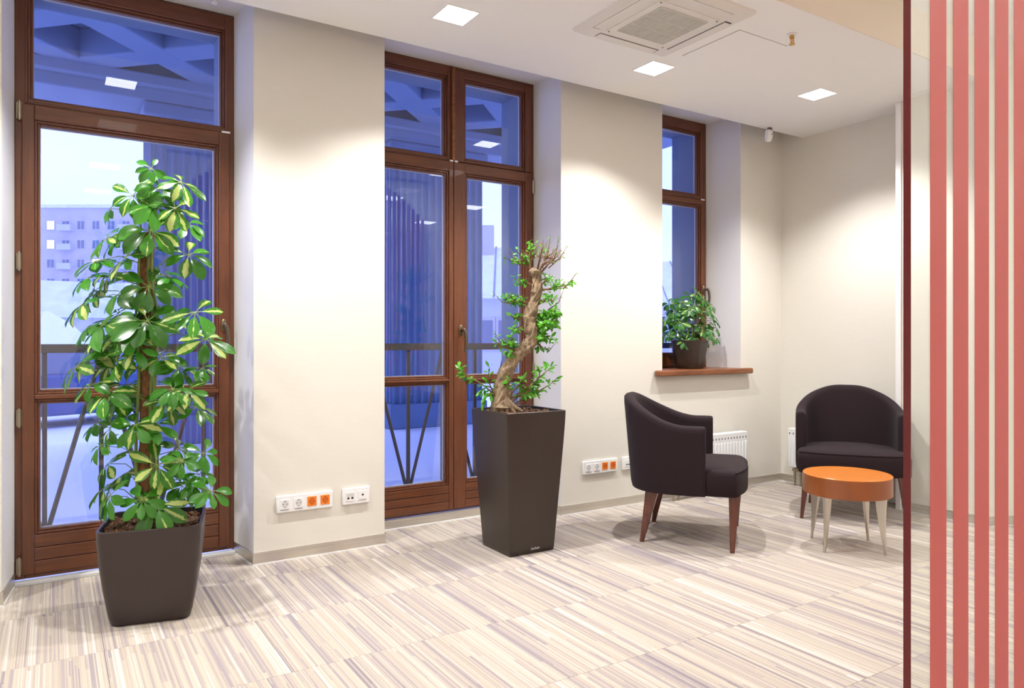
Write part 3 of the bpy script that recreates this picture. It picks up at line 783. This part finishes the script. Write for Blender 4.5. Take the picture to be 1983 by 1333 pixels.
def make_cluster(root, C, base, s, meshes, seed, leaflen, individual, stuff=None, nl=None, toward=.55, downward=.35):
    rr = random.Random(seed)
    out = C - base; outh = Vector((out.x, out.y, 0))
    if outh.length < .02: outh = -FW*.5
    outh.normalize()
    tocam = -FW
    ax = (outh*.7 + tocam*toward + Vector((0,0,.75)) + Vector((rr.uniform(-.35,.35), rr.uniform(-.35,.35), rr.uniform(-.2,.3)))).normalized()
    nl = nl or rr.choice((7, 7, 8))
    m_ = MB()
    mid = base.lerp(C, .5) + Vector((0,0,.03*s))
    m_.tube([base, mid, C], [.0028*s+.0006, .0022*s, .0018*s], 5)
    t1 = ax.orthogonal().normalized(); t2 = ax.cross(t1)
    ph = rr.uniform(0, 6.28); leaves = []
    for k in range(nl):
        a = ph + 2*math.pi*k/nl + rr.uniform(-.2, .2)
        d = (t1*math.cos(a) + t2*math.sin(a))
        d = (d*1.0 + ax*rr.uniform(-.05, .3) + Vector((0,0,-downward*rr.uniform(.5, 1.4)))).normalized()
        st = leaflen*s*.22; L = leaflen*s*rr.uniform(.72, 1.1)
        p0 = C + d*st
        m_.tube([C, p0], [.0013*s+.0003]*2, 4, cap=False)
        leaves.append((p0, d, ax, L))
    if individual:
        cl = m_.build('leaf_cluster', M['stem'], root, smooth=True, origin=C)
        for p0, d, nr, L in leaves:
            me = rr.choice(meshes)[0]
            o = bpy.data.objects.new('leaf', me); COL.objects.link(o); o.parent = cl
            mat = orient(d, nr).to_4x4(); o.matrix_local = Matrix.Translation(p0-C) @ mat @ Matrix.Diagonal((L*rr.uniform(.9,1.15), L, L, 1))
    else:
        o_ = len(stuff[0].v); stuff[0].v += m_.v; stuff[0].f += [tuple(o_+i for i in f) for f in m_.f]; stuff[0].m += m_.m
        for p0, d, nr, L in leaves:
            _, vs, fs, uv = rr.choice(meshes); mt_ = orient(d, nr)
            stuff[1].add([p0 + mt_ @ (Vector(v)*L) for v in vs], fs); stuff[2].extend(uv)

# --- left plant
bx, by = .383, -.434; rzp = -math.atan2(.2153, .9765)
pl = tag(empty('potted_plant', (bx, by, 0)), 'tall umbrella plant on brown pole in rounded taupe planter by the left door', 'plant')
Hp = planter(pl, bx, by, 0, [(.142, .0), (.155, .008), (.163, .04), (.182, .16), (.196, .28), (.200, .34), (.202, .375), (.203, .408)], .055, rzp, 'planter', .012, .375)
chips(pl, bx, by, .18, .377, rzp, 420, .022)
bpt = Vector((bx, by, .38))
trunk = [at(283, 1010, bpt), at(284, 900, bpt), at(286, 800, bpt), at(286, 700, bpt), at(284, 600, bpt), at(283, 520, bpt), at(284, 452, bpt)]
dense = []
for i in range(len(trunk)-1):
    for q in range(5): dense.append(trunk[i].lerp(trunk[i+1], q/5))
dense.append(trunk[-1])
m_ = MB(); m_.tube(dense, [.034+R.uniform(-.004, .003) for _ in dense], 12, jag=.09, rnd=R); m_.build('moss_pole', M['trunksch'], pl, smooth=True)
m_ = MB()
for sdx, x0_, top in ((-1, 268, 400), (1, 300, 400), (.3, 293, 372)):
    pts = [at(x0_ + 3*math.sin(yy*.021+sdx) + (280-x0_)*.3*(1 if yy < 600 else 0) + (sdx*2), yy, bpt, -.045) for yy in range(1010, top, -45)] 
    m_.tube(pts, [.008-.004*k/len(pts) for k in range(len(pts))], 7)
m_.tube([at(300, 440, bpt), at(293, 395, bpt), at(291, 345, bpt), at(293, 325, bpt)], [.005, .004, .003, .002], 6)
m_.build('stem', M['stem'], pl, smooth=True)
lm = [leafmesh('leaf_a', M['leafvar'], .54, .3, .18), leafmesh('leaf_b', M['leafvar'], .58, .45, .28), leafmesh('leaf_c', M['leafvar'], .48, .2, .12)]
cl = [(225, 470, 0.8),(170, 545, 0.85),(210, 540, 0.9),(250, 640, 1.0),(262, 680, 0.9),(225, 780, 0.95),(262, 830, 0.9),(335, 760, 0.85),(312, 700, 0.9),(330, 545, 0.75),(395, 640, 0.7),(352, 900, 0.7),(195, 870, 0.7),(385, 925, 0.6),(275, 975, 0.8),(293,333,.55),(352,360,.95),(258,385,.95),(310,372,.8),(300,405,.95),(340,410,.9),(215,410,.75),(292,452,1.1),(362,440,.85),(208,468,1.0),
 (188,512,1.0),(245,503,1.15),(365,500,1.0),(288,562,1.1),(322,540,.8),(235,572,1.1),(182,570,1.0),(162,594,1.0),(325,604,.95),
 (286,628,1.25),(200,636,1.3),(240,650,1.15),(378,612,1.1),(398,664,1.05),(150,716,1.1),(185,686,1.2),(222,706,1.1),
 (345,716,1.05),(243,752,1.2),(205,770,1.0),(178,752,.9),(362,762,.9),(322,782,.9),(382,796,.95),
 (214,835,.95),(186,826,.75),(300,830,.85),(345,872,.9),(394,884,.75),(210,905,.95),(238,926,.95),(206,948,.9),(304,908,.95),
 (372,942,.85),(408,958,.85),(304,985,1.15),(352,948,.8),(212,968,.9),(230,612,.9),(170,640,.9),(390,720,.6)]
sm_ = [MB(), MB(), []]
order = list(range(len(cl))); vis = set(order[:]); 
indiv = set(); cnt = 0
for k in sorted(order, key=lambda k: -cl[k][2]):
    if cnt + 8 <= 298: indiv.add(k); cnt += 7
for k, (px_, py_, s) in enumerate(cl):
    dd = R.uniform(-.16, .12)
    if abs(px_-284) < 35: dd = R.uniform(-.17, -.08)
    C = at(px_, py_, bpt, dd)
    C.z += .015
    zb = min(1.72, max(.42, C.z - R.uniform(-.02, .09)))
    base = Vector((0,0,0)) + at(284 + (6 if px_ > 284 else -6), 660, bpt, -.03); base.z = zb
    make_cluster(pl, C, base, s, lm, 100+k, .103, k in indiv, sm_, nl=7)
o_ = sm_[0].build('leaf_stalks', M['stem'], pl, smooth=True); o_['kind'] = 'stuff'
sm_[1].uv = sm_[2]; o_ = sm_[1].build('leaves', M['leafvar'], pl, smooth=True); o_['kind'] = 'stuff'

# --- window sill plant
sx, sy = 4.300, .125
p3 = tag(empty('potted_plant', (sx, sy, .977)), 'small umbrella plant in a dark brown pot on the wooden window sill', 'plant')
planter(p3, sx, sy, .977, [(.088, 0), (.096, .006), (.106, .06), (.120, .15), (.128, .205), (.130, .222)], .085, .25, 'planter2', .008, 1.175)
chips(p3, sx, sy, .08, 1.177, 0, 60, .014)
lm3 = [leafmesh('small_leaf_a', M['leafvar2'], .54, .25, .15, 5), leafmesh('small_leaf_b', M['leafvar2'], .48, .15, .2, 5)]
b3 = Vector((sx, sy, 1.18))
m_ = MB()
for k in range(7): 
    a = k*.9; m_.tube([b3+Vector((math.cos(a)*.02, math.sin(a)*.02, 0)), b3+Vector((math.cos(a)*.04, math.sin(a)*.04, .10)), b3+Vector((math.cos(a)*.07, math.sin(a)*.06, .22+.02*k))], [.005, .004, .003], 6)
m_.build('stem', M['stem'], p3, smooth=True)
spots = [(1338,573),(1362,578),(1318,585),(1296,588),(1375,592),(1345,592),(1305,605),(1330,608),(1358,608),(1383,612),(1292,615),(1316,625),(1342,628),(1368,628),(1386,635),
         (1297,640),(1325,643),(1352,645),(1376,652),(1310,655),(1384,655),(1290,650),(1365,662),(1300,572+25),(1335,598),(1372,605),(1350,570),(1313,640),(1340,655),(1360,640),(1322,592),(1386,622),(1287,628),(1328,660),(1375,640),(1305,622),(1348,615)]
for k, (px_, py_) in enumerate(spots):
    C = at(px_, py_, b3, R.uniform(-.12, .06)); C.y = min(C.y, .24); C.x = min(C.x, 4.62)
    base = b3 + Vector((R.uniform(-.03,.03), R.uniform(-.03,.03), max(.0, min(.2, C.z-1.18-.05))))
    make_cluster(p3, C, base, R.uniform(.8, 1.1), lm3, 500+k, .068, True, None, nl=7)

# --- tall planter with the ficus
fx, fy = 2.283, -.467
p2 = tag(empty('potted_tree', (fx, fy, 0)), 'gnarled bonsai ficus in the tall square dark brown planter before the middle door', 'plant')
planter(p2, fx, fy, 0, [(.146, 0), (.149, .004), (.152, .03), (.163, .2), (.178, .42), (.191, .62), (.198, .74), (.2, .80)], .009, 0, 'planter2', .010, .772)
chips(p2, fx, fy, .18, .774, 0, 380, .018)
b2 = Vector((fx, fy, .775))
tp = [(971,800,.058,0),(972,782,.058,0),(973,762,.048,0),(973,742,.040,0),(978,725,.037,0),(986,710,.034,0),(995,696,.037,0),(1006,684,.036,0),(1018,674,.034,0),(1028,662,.036,0),(1032,648,.038,0),(1028,634,.036,0),(1025,620,.036,0),
      (1027,606,.034,0),(1032,592,.030,0),(1037,578,.027,0),(1040,562,.028,0),(1040,548,.027,0),(1040,536,.026,0),(1038,526,.034,0),(1040,522,.028,0)]
m_ = MB(); pts = [at(a, b_, b2) for a, b_, c, d in tp]; 
den = []; rad = []
for i in range(len(pts)-1):
    for q in range(3): den.append(pts[i].lerp(pts[i+1], q/3)); rad.append((tp[i][2]*(1-q/3)+tp[i+1][2]*q/3)*R.uniform(.92, 1.22))
den.append(pts[-1]); rad.append(tp[-1][2]*.8)
m_.tube(den, rad, 16, jag=.16, rnd=R)
# twisting root strands wrapped round the lower trunk
for ph in (0, 1.6, 3.1, 4.7):
    q_ = []; rr_ = []
    for i in range(0, 56, 2):
        a = ph + i*.19; rd = rad[i]*.88
        q_.append(den[i] + Vector((math.cos(a)*rd, math.sin(a)*rd, 0))); rr_.append(.015-.00014*i)
    m_.tube(q_, rr_, 8, jag=.12, rnd=R)
for (ax_, ay_) in ((955,797),(985,800),(1000,798),(1012,792)):
    m_.tube([at(973, 765, b2, -.03), at((973+ax_)/2, 785, b2, -.05), at(ax_, ay_+5, b2, -.05)], [.018, .013, .007], 7, jag=.1, rnd=R)
m_.build('trunk', M['trunkfic'], p2, smooth=True)
tw = MB(); ficl = leafmesh('ficus_leaf', M['leaffic'], .46, .18, .18, 5, .85)
small = MB(); smalluv = []
def addleaf(P, d, L, mb, uvl):
    nr = (Vector((0,0,1)) - FW*.8 + Vector((R.uniform(-.5,.5), R.uniform(-.5,.5), R.uniform(-.4,.4)))).normalized()
    mt_ = orient(d, nr); mb.add([P + mt_ @ (Vector(v)*L) for v in ficl[1]], ficl[2]); uvl.extend(ficl[3])
# branches: start px, way px, pad centre px, pad radius px, twigs, leaves, leaf length
pads = [((1036,530),(1020,512),(1003,496),(26,20),16,55,.020),((1030,530),(1025,500),(1030,478),(22,18),13,42,.020),((1042,530),(1052,510),(1062,486),(26,26),16,16,.014),((1044,532),(1062,512),(1078,492),(18,20),9,10,.014),
 ((1040,526),(1046,500),(1052,470),(10,16),6,6,.014),
 ((1038,556),(1020,548),(1004,543),(22,13),8,40,.022),((1044,562),(1070,560),(1090,548),(24,14),12,62,.020),((1044,556),(1055,545),(1066,540),(14,18),7,36,.020),
 ((1036,590),(1015,585),(995,580),(24,18),10,62,.022),((1030,600),(1005,590),(1000,574),(18,12),6,34,.022),((1038,592),(1055,582),(1065,575),(20,15),7,40,.024),
 ((1030,612),(1055,606),(1064,604),(18,17),10,110,.030),((1030,630),(1052,628),(1062,628),(22,17),10,130,.032),((1032,640),(1050,648),(1060,655),(20,15),8,80,.028),
 ((1028,612),(1005,618),(995,612),(16,16),7,40,.022),((1028,625),(1008,632),(998,640),(16,12),6,36,.022),
 ((1018,676),(995,668),(982,662),(26,20),14,66,.022),((1012,680),(985,676),(968,660),(16,18),8,22,.020),((1030,655),(1045,668),(1052,676),(14,10),5,26,.020),((1005,684),(990,690),(983,684),(14,10),5,24,.022)]
for (s0, s1, c, rr_, nt_, nl_, ll) in pads:
    A = at(*s0, b2); B = at(*s1, b2, R.uniform(-.04, .04)); dc = R.uniform(-.06, .05); C = at(*c, b2, dc)
    tw.tube([A, B, C.lerp(B, .4)], [.0075, .0052, .0035], 6)
    ends = []
    for k in range(nt_):
        a = R.uniform(0, 6.28); q = R.uniform(.45, 1.15)
        E_ = at(c[0]+rr_[0]*math.cos(a)*q, c[1]-abs(rr_[1]*math.sin(a)*q)*.9 + rr_[1]*.3, b2, dc+R.uniform(-.07, .07))
        S_ = A.lerp(B, R.uniform(.5, 1)) if k % 3 == 0 else B.lerp(C, R.uniform(0, .5))
        Mi = S_.lerp(E_, .55) + Vector((R.uniform(-.008, .008), R.uniform(-.008, .008), -.012))
        tw.tube([S_, Mi, E_], [.0028, .002, .0011], 5); ends.append((S_, Mi, E_))
    for k in range(nl_):
        S_, Mi, E_ = R.choice(ends); t = R.uniform(.35, 1.02); P = (Mi.lerp(E_, (t-.5)*2) if t > .5 else S_.lerp(Mi, t*2))
        P = P + Vector((R.uniform(-.012,.012), R.uniform(-.012,.012), R.uniform(-.010,.012)))
        d = Vector((R.uniform(-1,1), R.uniform(-1,1), R.uniform(-.9,.5)))
        addleaf(P, d, ll*R.uniform(1.0, 1.6), small, smalluv)
# longer bare shoots
for pts_ in ([(1062,520),(1085,500),(1099,476)], [(1070,512),(1078,485),(1082,458)], [(1050,520),(1062,488),(1066,455)], [(1090,560),(1105,545),(1117,528)], [(1062,600),(1082,586),(1092,560)], [(995,590),(972,585),(954,566)], [(985,676),(968,662),(956,640)], [(1060,640),(1076,630),(1080,610)], [(1035,500),(1029,478),(1026,468)], [(1010,515),(998,500),(985,478)], [(1055,672),(1062,682),(1076,664)]):
    P_ = [at(*p_, b2, -.01*i) for i, p_ in enumerate(pts_)]; tw.tube(P_, [.0038, .0026, .0012], 5)
    for k in range(7):
        t = R.uniform(.3, 1); Q = P_[0].lerp(P_[1], t*2) if t < .5 else P_[1].lerp(P_[2], t*2-1)
        addleaf(Q, Vector((R.uniform(-1,1), R.uniform(-1,1), R.uniform(-.6,.6))), .017*R.uniform(.7, 1.2), small, smalluv)
# low branches with larger leaves (each leaf an object)
def bigleaf(P, d, L):
    nr = (Vector((0,0,1)) - FW*.7 + Vector((R.uniform(-.4,.4), R.uniform(-.4,.4), R.uniform(-.2,.4)))).normalized()
    o = bpy.data.objects.new('leaf', ficl[0]); COL.objects.link(o); o.parent = p2
    o.matrix_local = Matrix.Translation(P - wloc(p2)) @ orient(d, nr).to_4x4() @ Matrix.Diagonal((L, L, L, 1))
low = [([(965,770),(930,742),(905,728),(888,712)], 15, .046),([(975,765),(945,748),(930,760)], 8, .04),([(970,775),(950,760),(935,778)], 8, .042),([(985,770),(1005,745),(1020,730)], 12, .036),([(990,780),(1020,755),(1035,742)], 14, .04),
       ([(985,775),(1030,745),(1055,722),(1068,712)], 12, .045),([(1000,785),(1040,760),(1065,745),(1077,735)], 13, .04),([(990,785),(1020,770),(1045,758)], 14, .036),([(975,770),(985,745),(990,730)], 8, .034),([(960,775),(945,735),(948,712)], 10, .036),
       ([(985,775),(1012,762),(1030,768)], 10, .034),([(1030,750),(1045,728),(1043,712)], 7, .04)]
for pts_, n, L in [(a, int(b*1.5), c) for a, b, c in low]:
    dd = R.uniform(-.09, .02)
    P_ = [at(a, b_, b2, dd*(i/len(pts_))-.02) for i, (a, b_) in enumerate(pts_)]
    tw.tube(P_, [.0048-.0011*i for i in range(len(P_))], 6)
    for k in range(n):
        u = R.uniform(.25, 1)*(len(P_)-1); i = min(int(u), len(P_)-2); Q = P_[i].lerp(P_[i+1], u-i)
        dr = (P_[i+1]-P_[i]).normalized()*.6 + Vector((R.uniform(-1,1), R.uniform(-.8,.8), R.uniform(-.7,.5)))
        Q = Q + dr.normalized()*.008
        bigleaf(Q, dr, L*R.uniform(.75, 1.2))
tw.build('branches', M['twig'], p2, smooth=True)
small.uv = smalluv; o_ = small.build('small_leaves', M['leaffic'], p2, smooth=True); o_['kind'] = 'stuff'
# silver signature on the front of the tall planter
cu = bpy.data.curves.new('signature', 'FONT'); cu.body = 'Lechuza'; cu.size = .020; cu.shear = .45; cu.extrude = .0002; cu.space_character = .9
cu.materials.append(M['print'])
tmp_ = bpy.data.objects.new('signature_text', cu); COL.objects.link(tmp_)
bpy.context.view_layer.update()
me_ = bpy.data.meshes.new_from_object(tmp_.evaluated_get(bpy.context.evaluated_depsgraph_get())); bpy.data.objects.remove(tmp_)
so = bpy.data.objects.new('signature', me_); COL.objects.link(so); so.parent = p2
so.rotation_euler = (math.radians(90-4.5), 0, 0); so.location = (2.268-fx, -.6195-fy-.0025, .024)

# ================================================================== GLASS PARTITION
yd = .54; yp = CAMPOS.y + yd
gp = tag(empty('glass_partition', (2.4, yp, 0)), 'clear glass partition with red vertical stripes and an edge with painted dark red reflection at the right foreground', 'partition')
xe = yd*1.8262
m_ = MB(); m_.box(xe, 3.95, yp, yp+.0012, .0, 3.15); m_.build('glass_sheet', M['pglass'], gp)
m_ = MB(); m_.box(xe-.0006, xe+.0004, yp-.0003, yp+.0098, .0, 3.15); m_.build('glass_edge', M['redreflect'], gp)
pitch = yd*.1150; w = yd*.0800; x = yd*1.9172; nst = 0
while x < 3.88:
    zt = min(3.12, 3.24 - .58*abs((x-2.42)/1.44)**2.6)
    m_ = MB(); m_.box(x, x+w, yp-.0006, yp-.0001, .02, zt); m_.build('red_stripe', M['film'], gp)
    x += pitch; nst += 1
m_ = MB(); m_.box(xe, 3.95, yp-.012, yp+.014, 3.125, 3.155); m_.build('head_channel', M['steel'], gp)

# ================================================================== OUTSIDE
struct(box('ground_outside', (-60, 120, .66, 160, -.8, -.35), M['snow']))
tr_ = MB(); tr_.box(-2, 8, .66, 6.3, -.35, -.05); struct(tr_.build('terrace', [M['snow']]))
# portico: coffered ceiling on fluted piers
pc = struct(empty('portico_ceiling', (2, 3.3, 4.2)))
box('ceiling_slab', (-1.6, 7.4, .66, 6.4, 4.62, 4.8), M['coffer'], pc)
ZB = 4.28
def obl(x0, y0, x1, y1, w, z0, z1, name):
    d = Vector((x1-x0, y1-y0, 0)).normalized(); n_ = Vector((d.y, -d.x, 0))*w/2
    m_ = MB(); m_.prism([tuple((Vector((x0,y0,0))+n_)[:2]), tuple((Vector((x1,y1,0))+n_)[:2]), tuple((Vector((x1,y1,0))-n_)[:2]), tuple((Vector((x0,y0,0))-n_)[:2])], z0, z1)
    m_.build(name, M['coffer'], pc, bevel=.02)
yA, yB = .7, 5.7; sp_ = 1.5
k = -9
while k*sp_ < 14:
    xs = k*sp_
    for dr in (1, -1):
        xa, xb = (xs, xs+(yB-yA)) if dr == 1 else (xs+(yB-yA), xs)
        if max(xa, xb) < -1.4 or min(xa, xb) > 7.3: continue
        ya_, yb_ = yA, yB
        for lim, hi in ((-1.6, 0), (7.3, 1)):
            if (xa < lim) != hi or (xb < lim) != hi:
                t_ = (lim-xa)/(xb-xa)
                if 0 < t_ < 1:
                    if (xa < lim) == (not hi): xa, ya_ = lim, ya_+(yb_-ya_)*t_
                    else: xb, yb_ = lim, ya_+(yb_-ya_)*t_
        obl(xa, ya_, xb, yb_, .34, ZB + (.0 if dr == 1 else .004), 4.62, 'coffer_beam')
    k += 1
box('side_beam', (7.1, 7.6, .66, 5.45, 4.02, 4.62), M['coffer'], pc, bevel=.02)
box('side_beam', (-1.7, -1.3, .66, 5.45, 4.02, 4.62), M['coffer'], pc, bevel=.02)
box('edge_beam', (-1.7, 7.6, 5.45, 6.3, 4.02, 4.62), M['coffer'], pc, bevel=.02)
box('edge_moulding', (-1.3, 7.1, 5.32, 5.45, 4.16, 4.30), M['coffer'], pc, bevel=.02)
def fluted(x0, x1, y0, y1, lab):
    r = tag(empty('fluted_pier', ((x0+x1)/2, (y0+y1)/2, -.05)), lab, 'pier', 'fluted portico piers')
    pts = []; n = max(3, int((x1-x0)/.11)); w_ = (x1-x0)/n
    for k in range(n):
        a = x0+k*w_
        pts += [(a+.012, y0)] + [(a+w_/2 - math.cos(math.pi*q/6)*(w_/2-.012), y0+math.sin(math.pi*q/6)*.035) for q in range(1, 6)] + [(a+w_-.012, y0)]
    n2 = max(2, int((y1-y0)/.11)); w2 = (y1-y0)/n2
    pts += [(x1, y0), (x1, y1), (x0, y1)]
    for k in range(n2)[::-1]:
        a = y0+k*w2
        pts += [(x0, a+w2-.012)] + [(x0+math.sin(math.pi*q/6)*.035, a+w2/2 + math.cos(math.pi*q/6)*(w2/2-.012)) for q in range(1, 6)] + [(x0, a+.012)]
    m_ = MB(); m_.prism(pts, .3, 3.85); m_.build('shaft', M['stone'], r)
    box('base', (x0-.06, x1+.06, y0-.06, y1+.06, -.05, .3), M['stone'], r, bevel=.02)
    box('capital', (x0-.07, x1+.07, y0-.07, y1+.07, 3.85, 4.018), M['stone'], r, bevel=.03)
fluted(.97, 1.95, 5.5, 6.2, 'blue-grey fluted pier outside the left door')
fluted(4.05, 5.50, 5.5, 6.2, 'wide blue-grey fluted pier outside the middle door')
# balcony railing
YR = .86
rl = tag(empty('balcony_railing', (2.3, YR, 0)), 'dark steel railing with slanted braces outside the doors', 'railing')
xs0, xs1 = -1.2, 6.0
box('top_rail', (xs0, xs1, YR-.02, YR+.02, 1.13, 1.18), M['rail'], rl)
box('bottom_rail', (xs0, xs1, YR-.012, YR+.012, .04, .07), M['rail'], rl)
k = -5
while .242 + .278*k < 6:
    xx = .242+.278*k
    m_ = MB(); m_.box(xx-.012, xx+.012, YR-.01, YR+.01, .07, 1.13); m_.build('bar', M['rail'], rl)
    za, zb = (1.13, .07) if k % 2 == 0 else (.07, 1.13)
    m_ = MB(); m_.tube([(xx, YR, za), (xx+.278, YR, zb)], .013, 6); m_.build('brace', M['rail'], rl)
    k += 1
box('balcony_ledge', (-1.3, 6.2, .66, YR+.05, -.05, .0), M['terrace'], rl)
# apartment block far away
def dirpt(px, D): 
    t = (px-991.5)/1401; return CAMPOS + FW*D + RT*(t*D)
A = dirpt(20, 115); B_ = dirpt(470, 115)
ux = (B_-A).normalized(); uy = Vector((-ux.y, ux.x, 0))
apt = empty('apartment_block', (A.x, A.y, -.4), math.atan2(ux.y, ux.x)); tag(apt, 'long pale brick apartment block with balconies beyond the snow', 'building')
Lb = (B_-A).length; Hb = 22.3
m_ = MB(); m_.box(0, Lb, 0, 12, 0, Hb+.4); m_.build('wall', M['bbrick'], apt, local=True)
m_ = MB(); m_.box(-.3, Lb+.3, -.3, 12.3, Hb+.4, Hb+.9); m_.build('roof', M['roofsnow'], apt, local=True)
wmesh = None; bmesh_ = None
RW = random.Random(3)
for fz in range(7):
    for k in range(int(Lb/2.4)):
        x = 1.0+k*2.4; z = .9 + fz*3.05
        if k % 4 == 3:
            m_ = MB(); m_.box(x-.3, x+1.9, -1.0, 0, z-.2, z+.75); o = m_.build('balcony', M['bwhite'], apt, local=True)
        m_ = MB(); m_.box(x, x+1.3, -.08, .0, z, z+1.5)
        mt = 'farlamp' if RW.random() < .09 else 'bwin'
        f_ = m_.build('window', M['bwhite'], apt, local=True)
        if wmesh is None or True:
            q = MB(); q.box(x+.1, x+.6, -.10, -.07, z+.1, z+1.4); q.box(x+.7, x+1.2, -.10, -.07, z+.1, z+1.4); q.build('pane', M[mt], f_, local=True)
# lower houses seen through the other windows
def house(pxa, pxb, D, eave, ridge, lab, wins=3):
    a = dirpt(pxa, D); c = dirpt(pxb, D); u = (c-a).normalized(); L = (c-a).length
    r = empty('house', (a.x, a.y, -.4), math.atan2(u.y, u.x)); tag(r, lab, 'building')
    m_ = MB(); m_.box(0, L, 0, 7, 0, eave); m_.build('wall', M['bwhite'], r, local=True)
    m_ = MB(); m_.add([(-.4,-.5,eave),(L+.4,-.5,eave),(L+.4,7.5,eave),(-.4,7.5,eave),(-.4,3.5,ridge),(L+.4,3.5,ridge)], [(0,1,5,4),(2,3,4,5),(0,4,3),(1,2,5),(0,3,2,1)]); m_.build('roof', M['roofsnow'], r, local=True)
    m_ = MB()
    for k in range(1, int(L/.9)):
        m_.add([(k*.9-.03,-.5,eave+.02),(k*.9+.03,-.5,eave+.02),(k*.9+.03,3.5,ridge+.05),(k*.9-.03,3.5,ridge+.05)], [(0,1,2,3)])
    m_.build('roof_seams', M['bwin'], r, local=True)
    for k in range(wins):
        x = L*(k+.5)/wins; m_ = MB(); m_.box(x-.45, x+.45, -.06, 0, eave*.4, eave*.78); f_ = m_.build('window', M['bbrick'], r, local=True)
        q = MB(); q.box(x-.36, x+.36, -.09, -.06, eave*.43, eave*.75); q.build('pane', M['bwin'], f_, local=True)
    m_ = MB(); m_.box(L*.3, L*.3+.6, 2.8, 3.4, ridge-.6, ridge+.8); m_.build('chimney', M['bbrick'], r, local=True)
house(860, 1060, 26, 3.1, 5.4, 'low white house with a snowy roof beyond the middle door', 4)
house(1180, 1420, 34, 3.3, 5.7, 'low house with a steep snowy roof beyond the small window', 4)
# white tent roof and snow heap mid distance
sh = tag(empty('snow_covered_shed', tuple(dirpt(120, 34)[:2])+(-.4,)), 'low snow covered shed roof in front of the apartment block', 'shed')
c = dirpt(95, 34)
m_ = MB(); m_.box(c.x-4, c.x+5, c.y, c.y+5, -.4, 2.3); m_.build('wall', M['bwhite'], sh)
m_ = MB(); m_.add([(c.x-4.3,c.y-.3,2.3),(c.x+5.3,c.y-.3,2.3),(c.x+5.3,c.y+5.3,2.3),(c.x-4.3,c.y+5.3,2.3),(c.x-4.3,c.y+2.5,4.2),(c.x+5.3,c.y+2.5,4.2)], [(0,1,5,4),(2,3,4,5),(0,4,3),(1,2,5),(0,3,2,1)]); m_.build('roof', M['roofsnow'], sh)
def heap(px_, D, rx, ry, h, lab):
    c = dirpt(px_, D); m_ = MB(); rr = random.Random(int(px_)); n = 20; rs = []
    offs = [rr.uniform(.8, 1.2) for _ in range(n)]
    for q in range(6):
        t = q/5; rs.append([(c.x+rx*(1-t**1.4*.97)*math.cos(2*math.pi*k/n)*offs[k], c.y+ry*(1-t**1.4*.97)*math.sin(2*math.pi*k/n)*offs[k], -.36+h*t*(1+.1*rr.uniform(-1,1)*(q<5))) for k in range(n)])
    m_.rings(rs); o = m_.build('snow_heap', M['snow'], smooth=True, origin=(c.x, c.y, -.36)); tag(o, lab, 'snow heap')
heap(90, 23, 2.6, 1.6, 2.5, 'heap of snow on the ground outside the left door')
heap(230, 29, 3.0, 1.6, 1.5, 'lower heap of snow right of the shed outside the left door')
def bare_tree(px_, D, h, lab, seed):
    rr = random.Random(seed); c = dirpt(px_, D); m_ = MB()
    def grow(P, d, L, r_, lv):
        E_ = P + d*L; m_.tube([P, P.lerp(E_, .5)+Vector((rr.uniform(-.05,.05)*L, rr.uniform(-.05,.05)*L, 0)), E_], [r_, r_*.8, r_*.6], 5)
        if lv == 0: return
        for k in range(3 if lv > 1 else 4):
            dn = (d + Vector((rr.uniform(-.9,.9), rr.uniform(-.9,.9), rr.uniform(-.1,.6)))).normalized(); grow(E_ if k else P.lerp(E_, .7), dn, L*.68, r_*.55, lv-1)
    grow(Vector((c.x, c.y, -.4)), Vector((0,0,1)), h*.3, .09, 5)
    o = m_.build('bare_tree', M['treebark'], origin=(c.x, c.y, -.4)); tag(o, lab, 'tree', 'bare trees outside')
bare_tree(115, 45, 5.6, 'bare tree in front of the apartment block, at the left edge of the door glass', 1)
bare_tree(200, 44, 5.2, 'bare tree in front of the apartment block, behind the umbrella plant', 2)
bare_tree(255, 52, 6.0, 'bare tree in front of the apartment block, nearest the fluted pier', 3)
def car(px_, D, lab, col='car'):
    c = dirpt(px_, D); r = tag(empty('car', (c.x, c.y, -.35), .4), lab, 'car')
    m_ = MB(); rs = []
    for x, z0, z1, w in ((-2.1,.35,.75,.75),(-1.9,.25,.9,.83),(-1.0,.22,.95,.85),(1.0,.22,.95,.85),(1.9,.25,.85,.83),(2.1,.35,.7,.75)):
        rs.append([(x,-w,z0),(x,w,z0),(x,w,z1),(x,-w,z1)])
    m_.rings(rs); m_.build('body', M[col], r, local=True, bevel=.05, smooth=True)
    m_ = MB(); m_.add([(-1.5,-.78,.93),(1.0,-.78,.93),(1.0,.78,.93),(-1.5,.78,.93),(-1.0,-.62,1.42),(.4,-.62,1.42),(.4,.62,1.42),(-1.0,.62,1.42)], [(0,3,2,1),(4,5,6,7),(0,1,5,4),(1,2,6,5),(2,3,7,6),(3,0,4,7)]); m_.build('cabin', M['bwin'], r, local=True, bevel=.04)
    m_ = MB(); m_.box(-1.0, .4, -.62, .62, 1.42, 1.47); m_.build('roof_snow', M['snow'], r, local=True, bevel=.02)
    for x in (-1.3, 1.3):
        for s in (-.85, .85):
            m_ = MB(); m_.rings([[(x+.31*math.cos(t), s+yy, .31+.31*math.sin(t)) for t in [2*math.pi*q/16 for q in range(16)]] for yy in (-.09, .09)]); m_.build('wheel', M['darkhole'], r, local=True)
car(110, 13.5, 'dark blue car in the snow outside the left door, at the glass edge'); car(228, 19.5, 'dark blue car in the snow outside the left door, behind the umbrella plant')
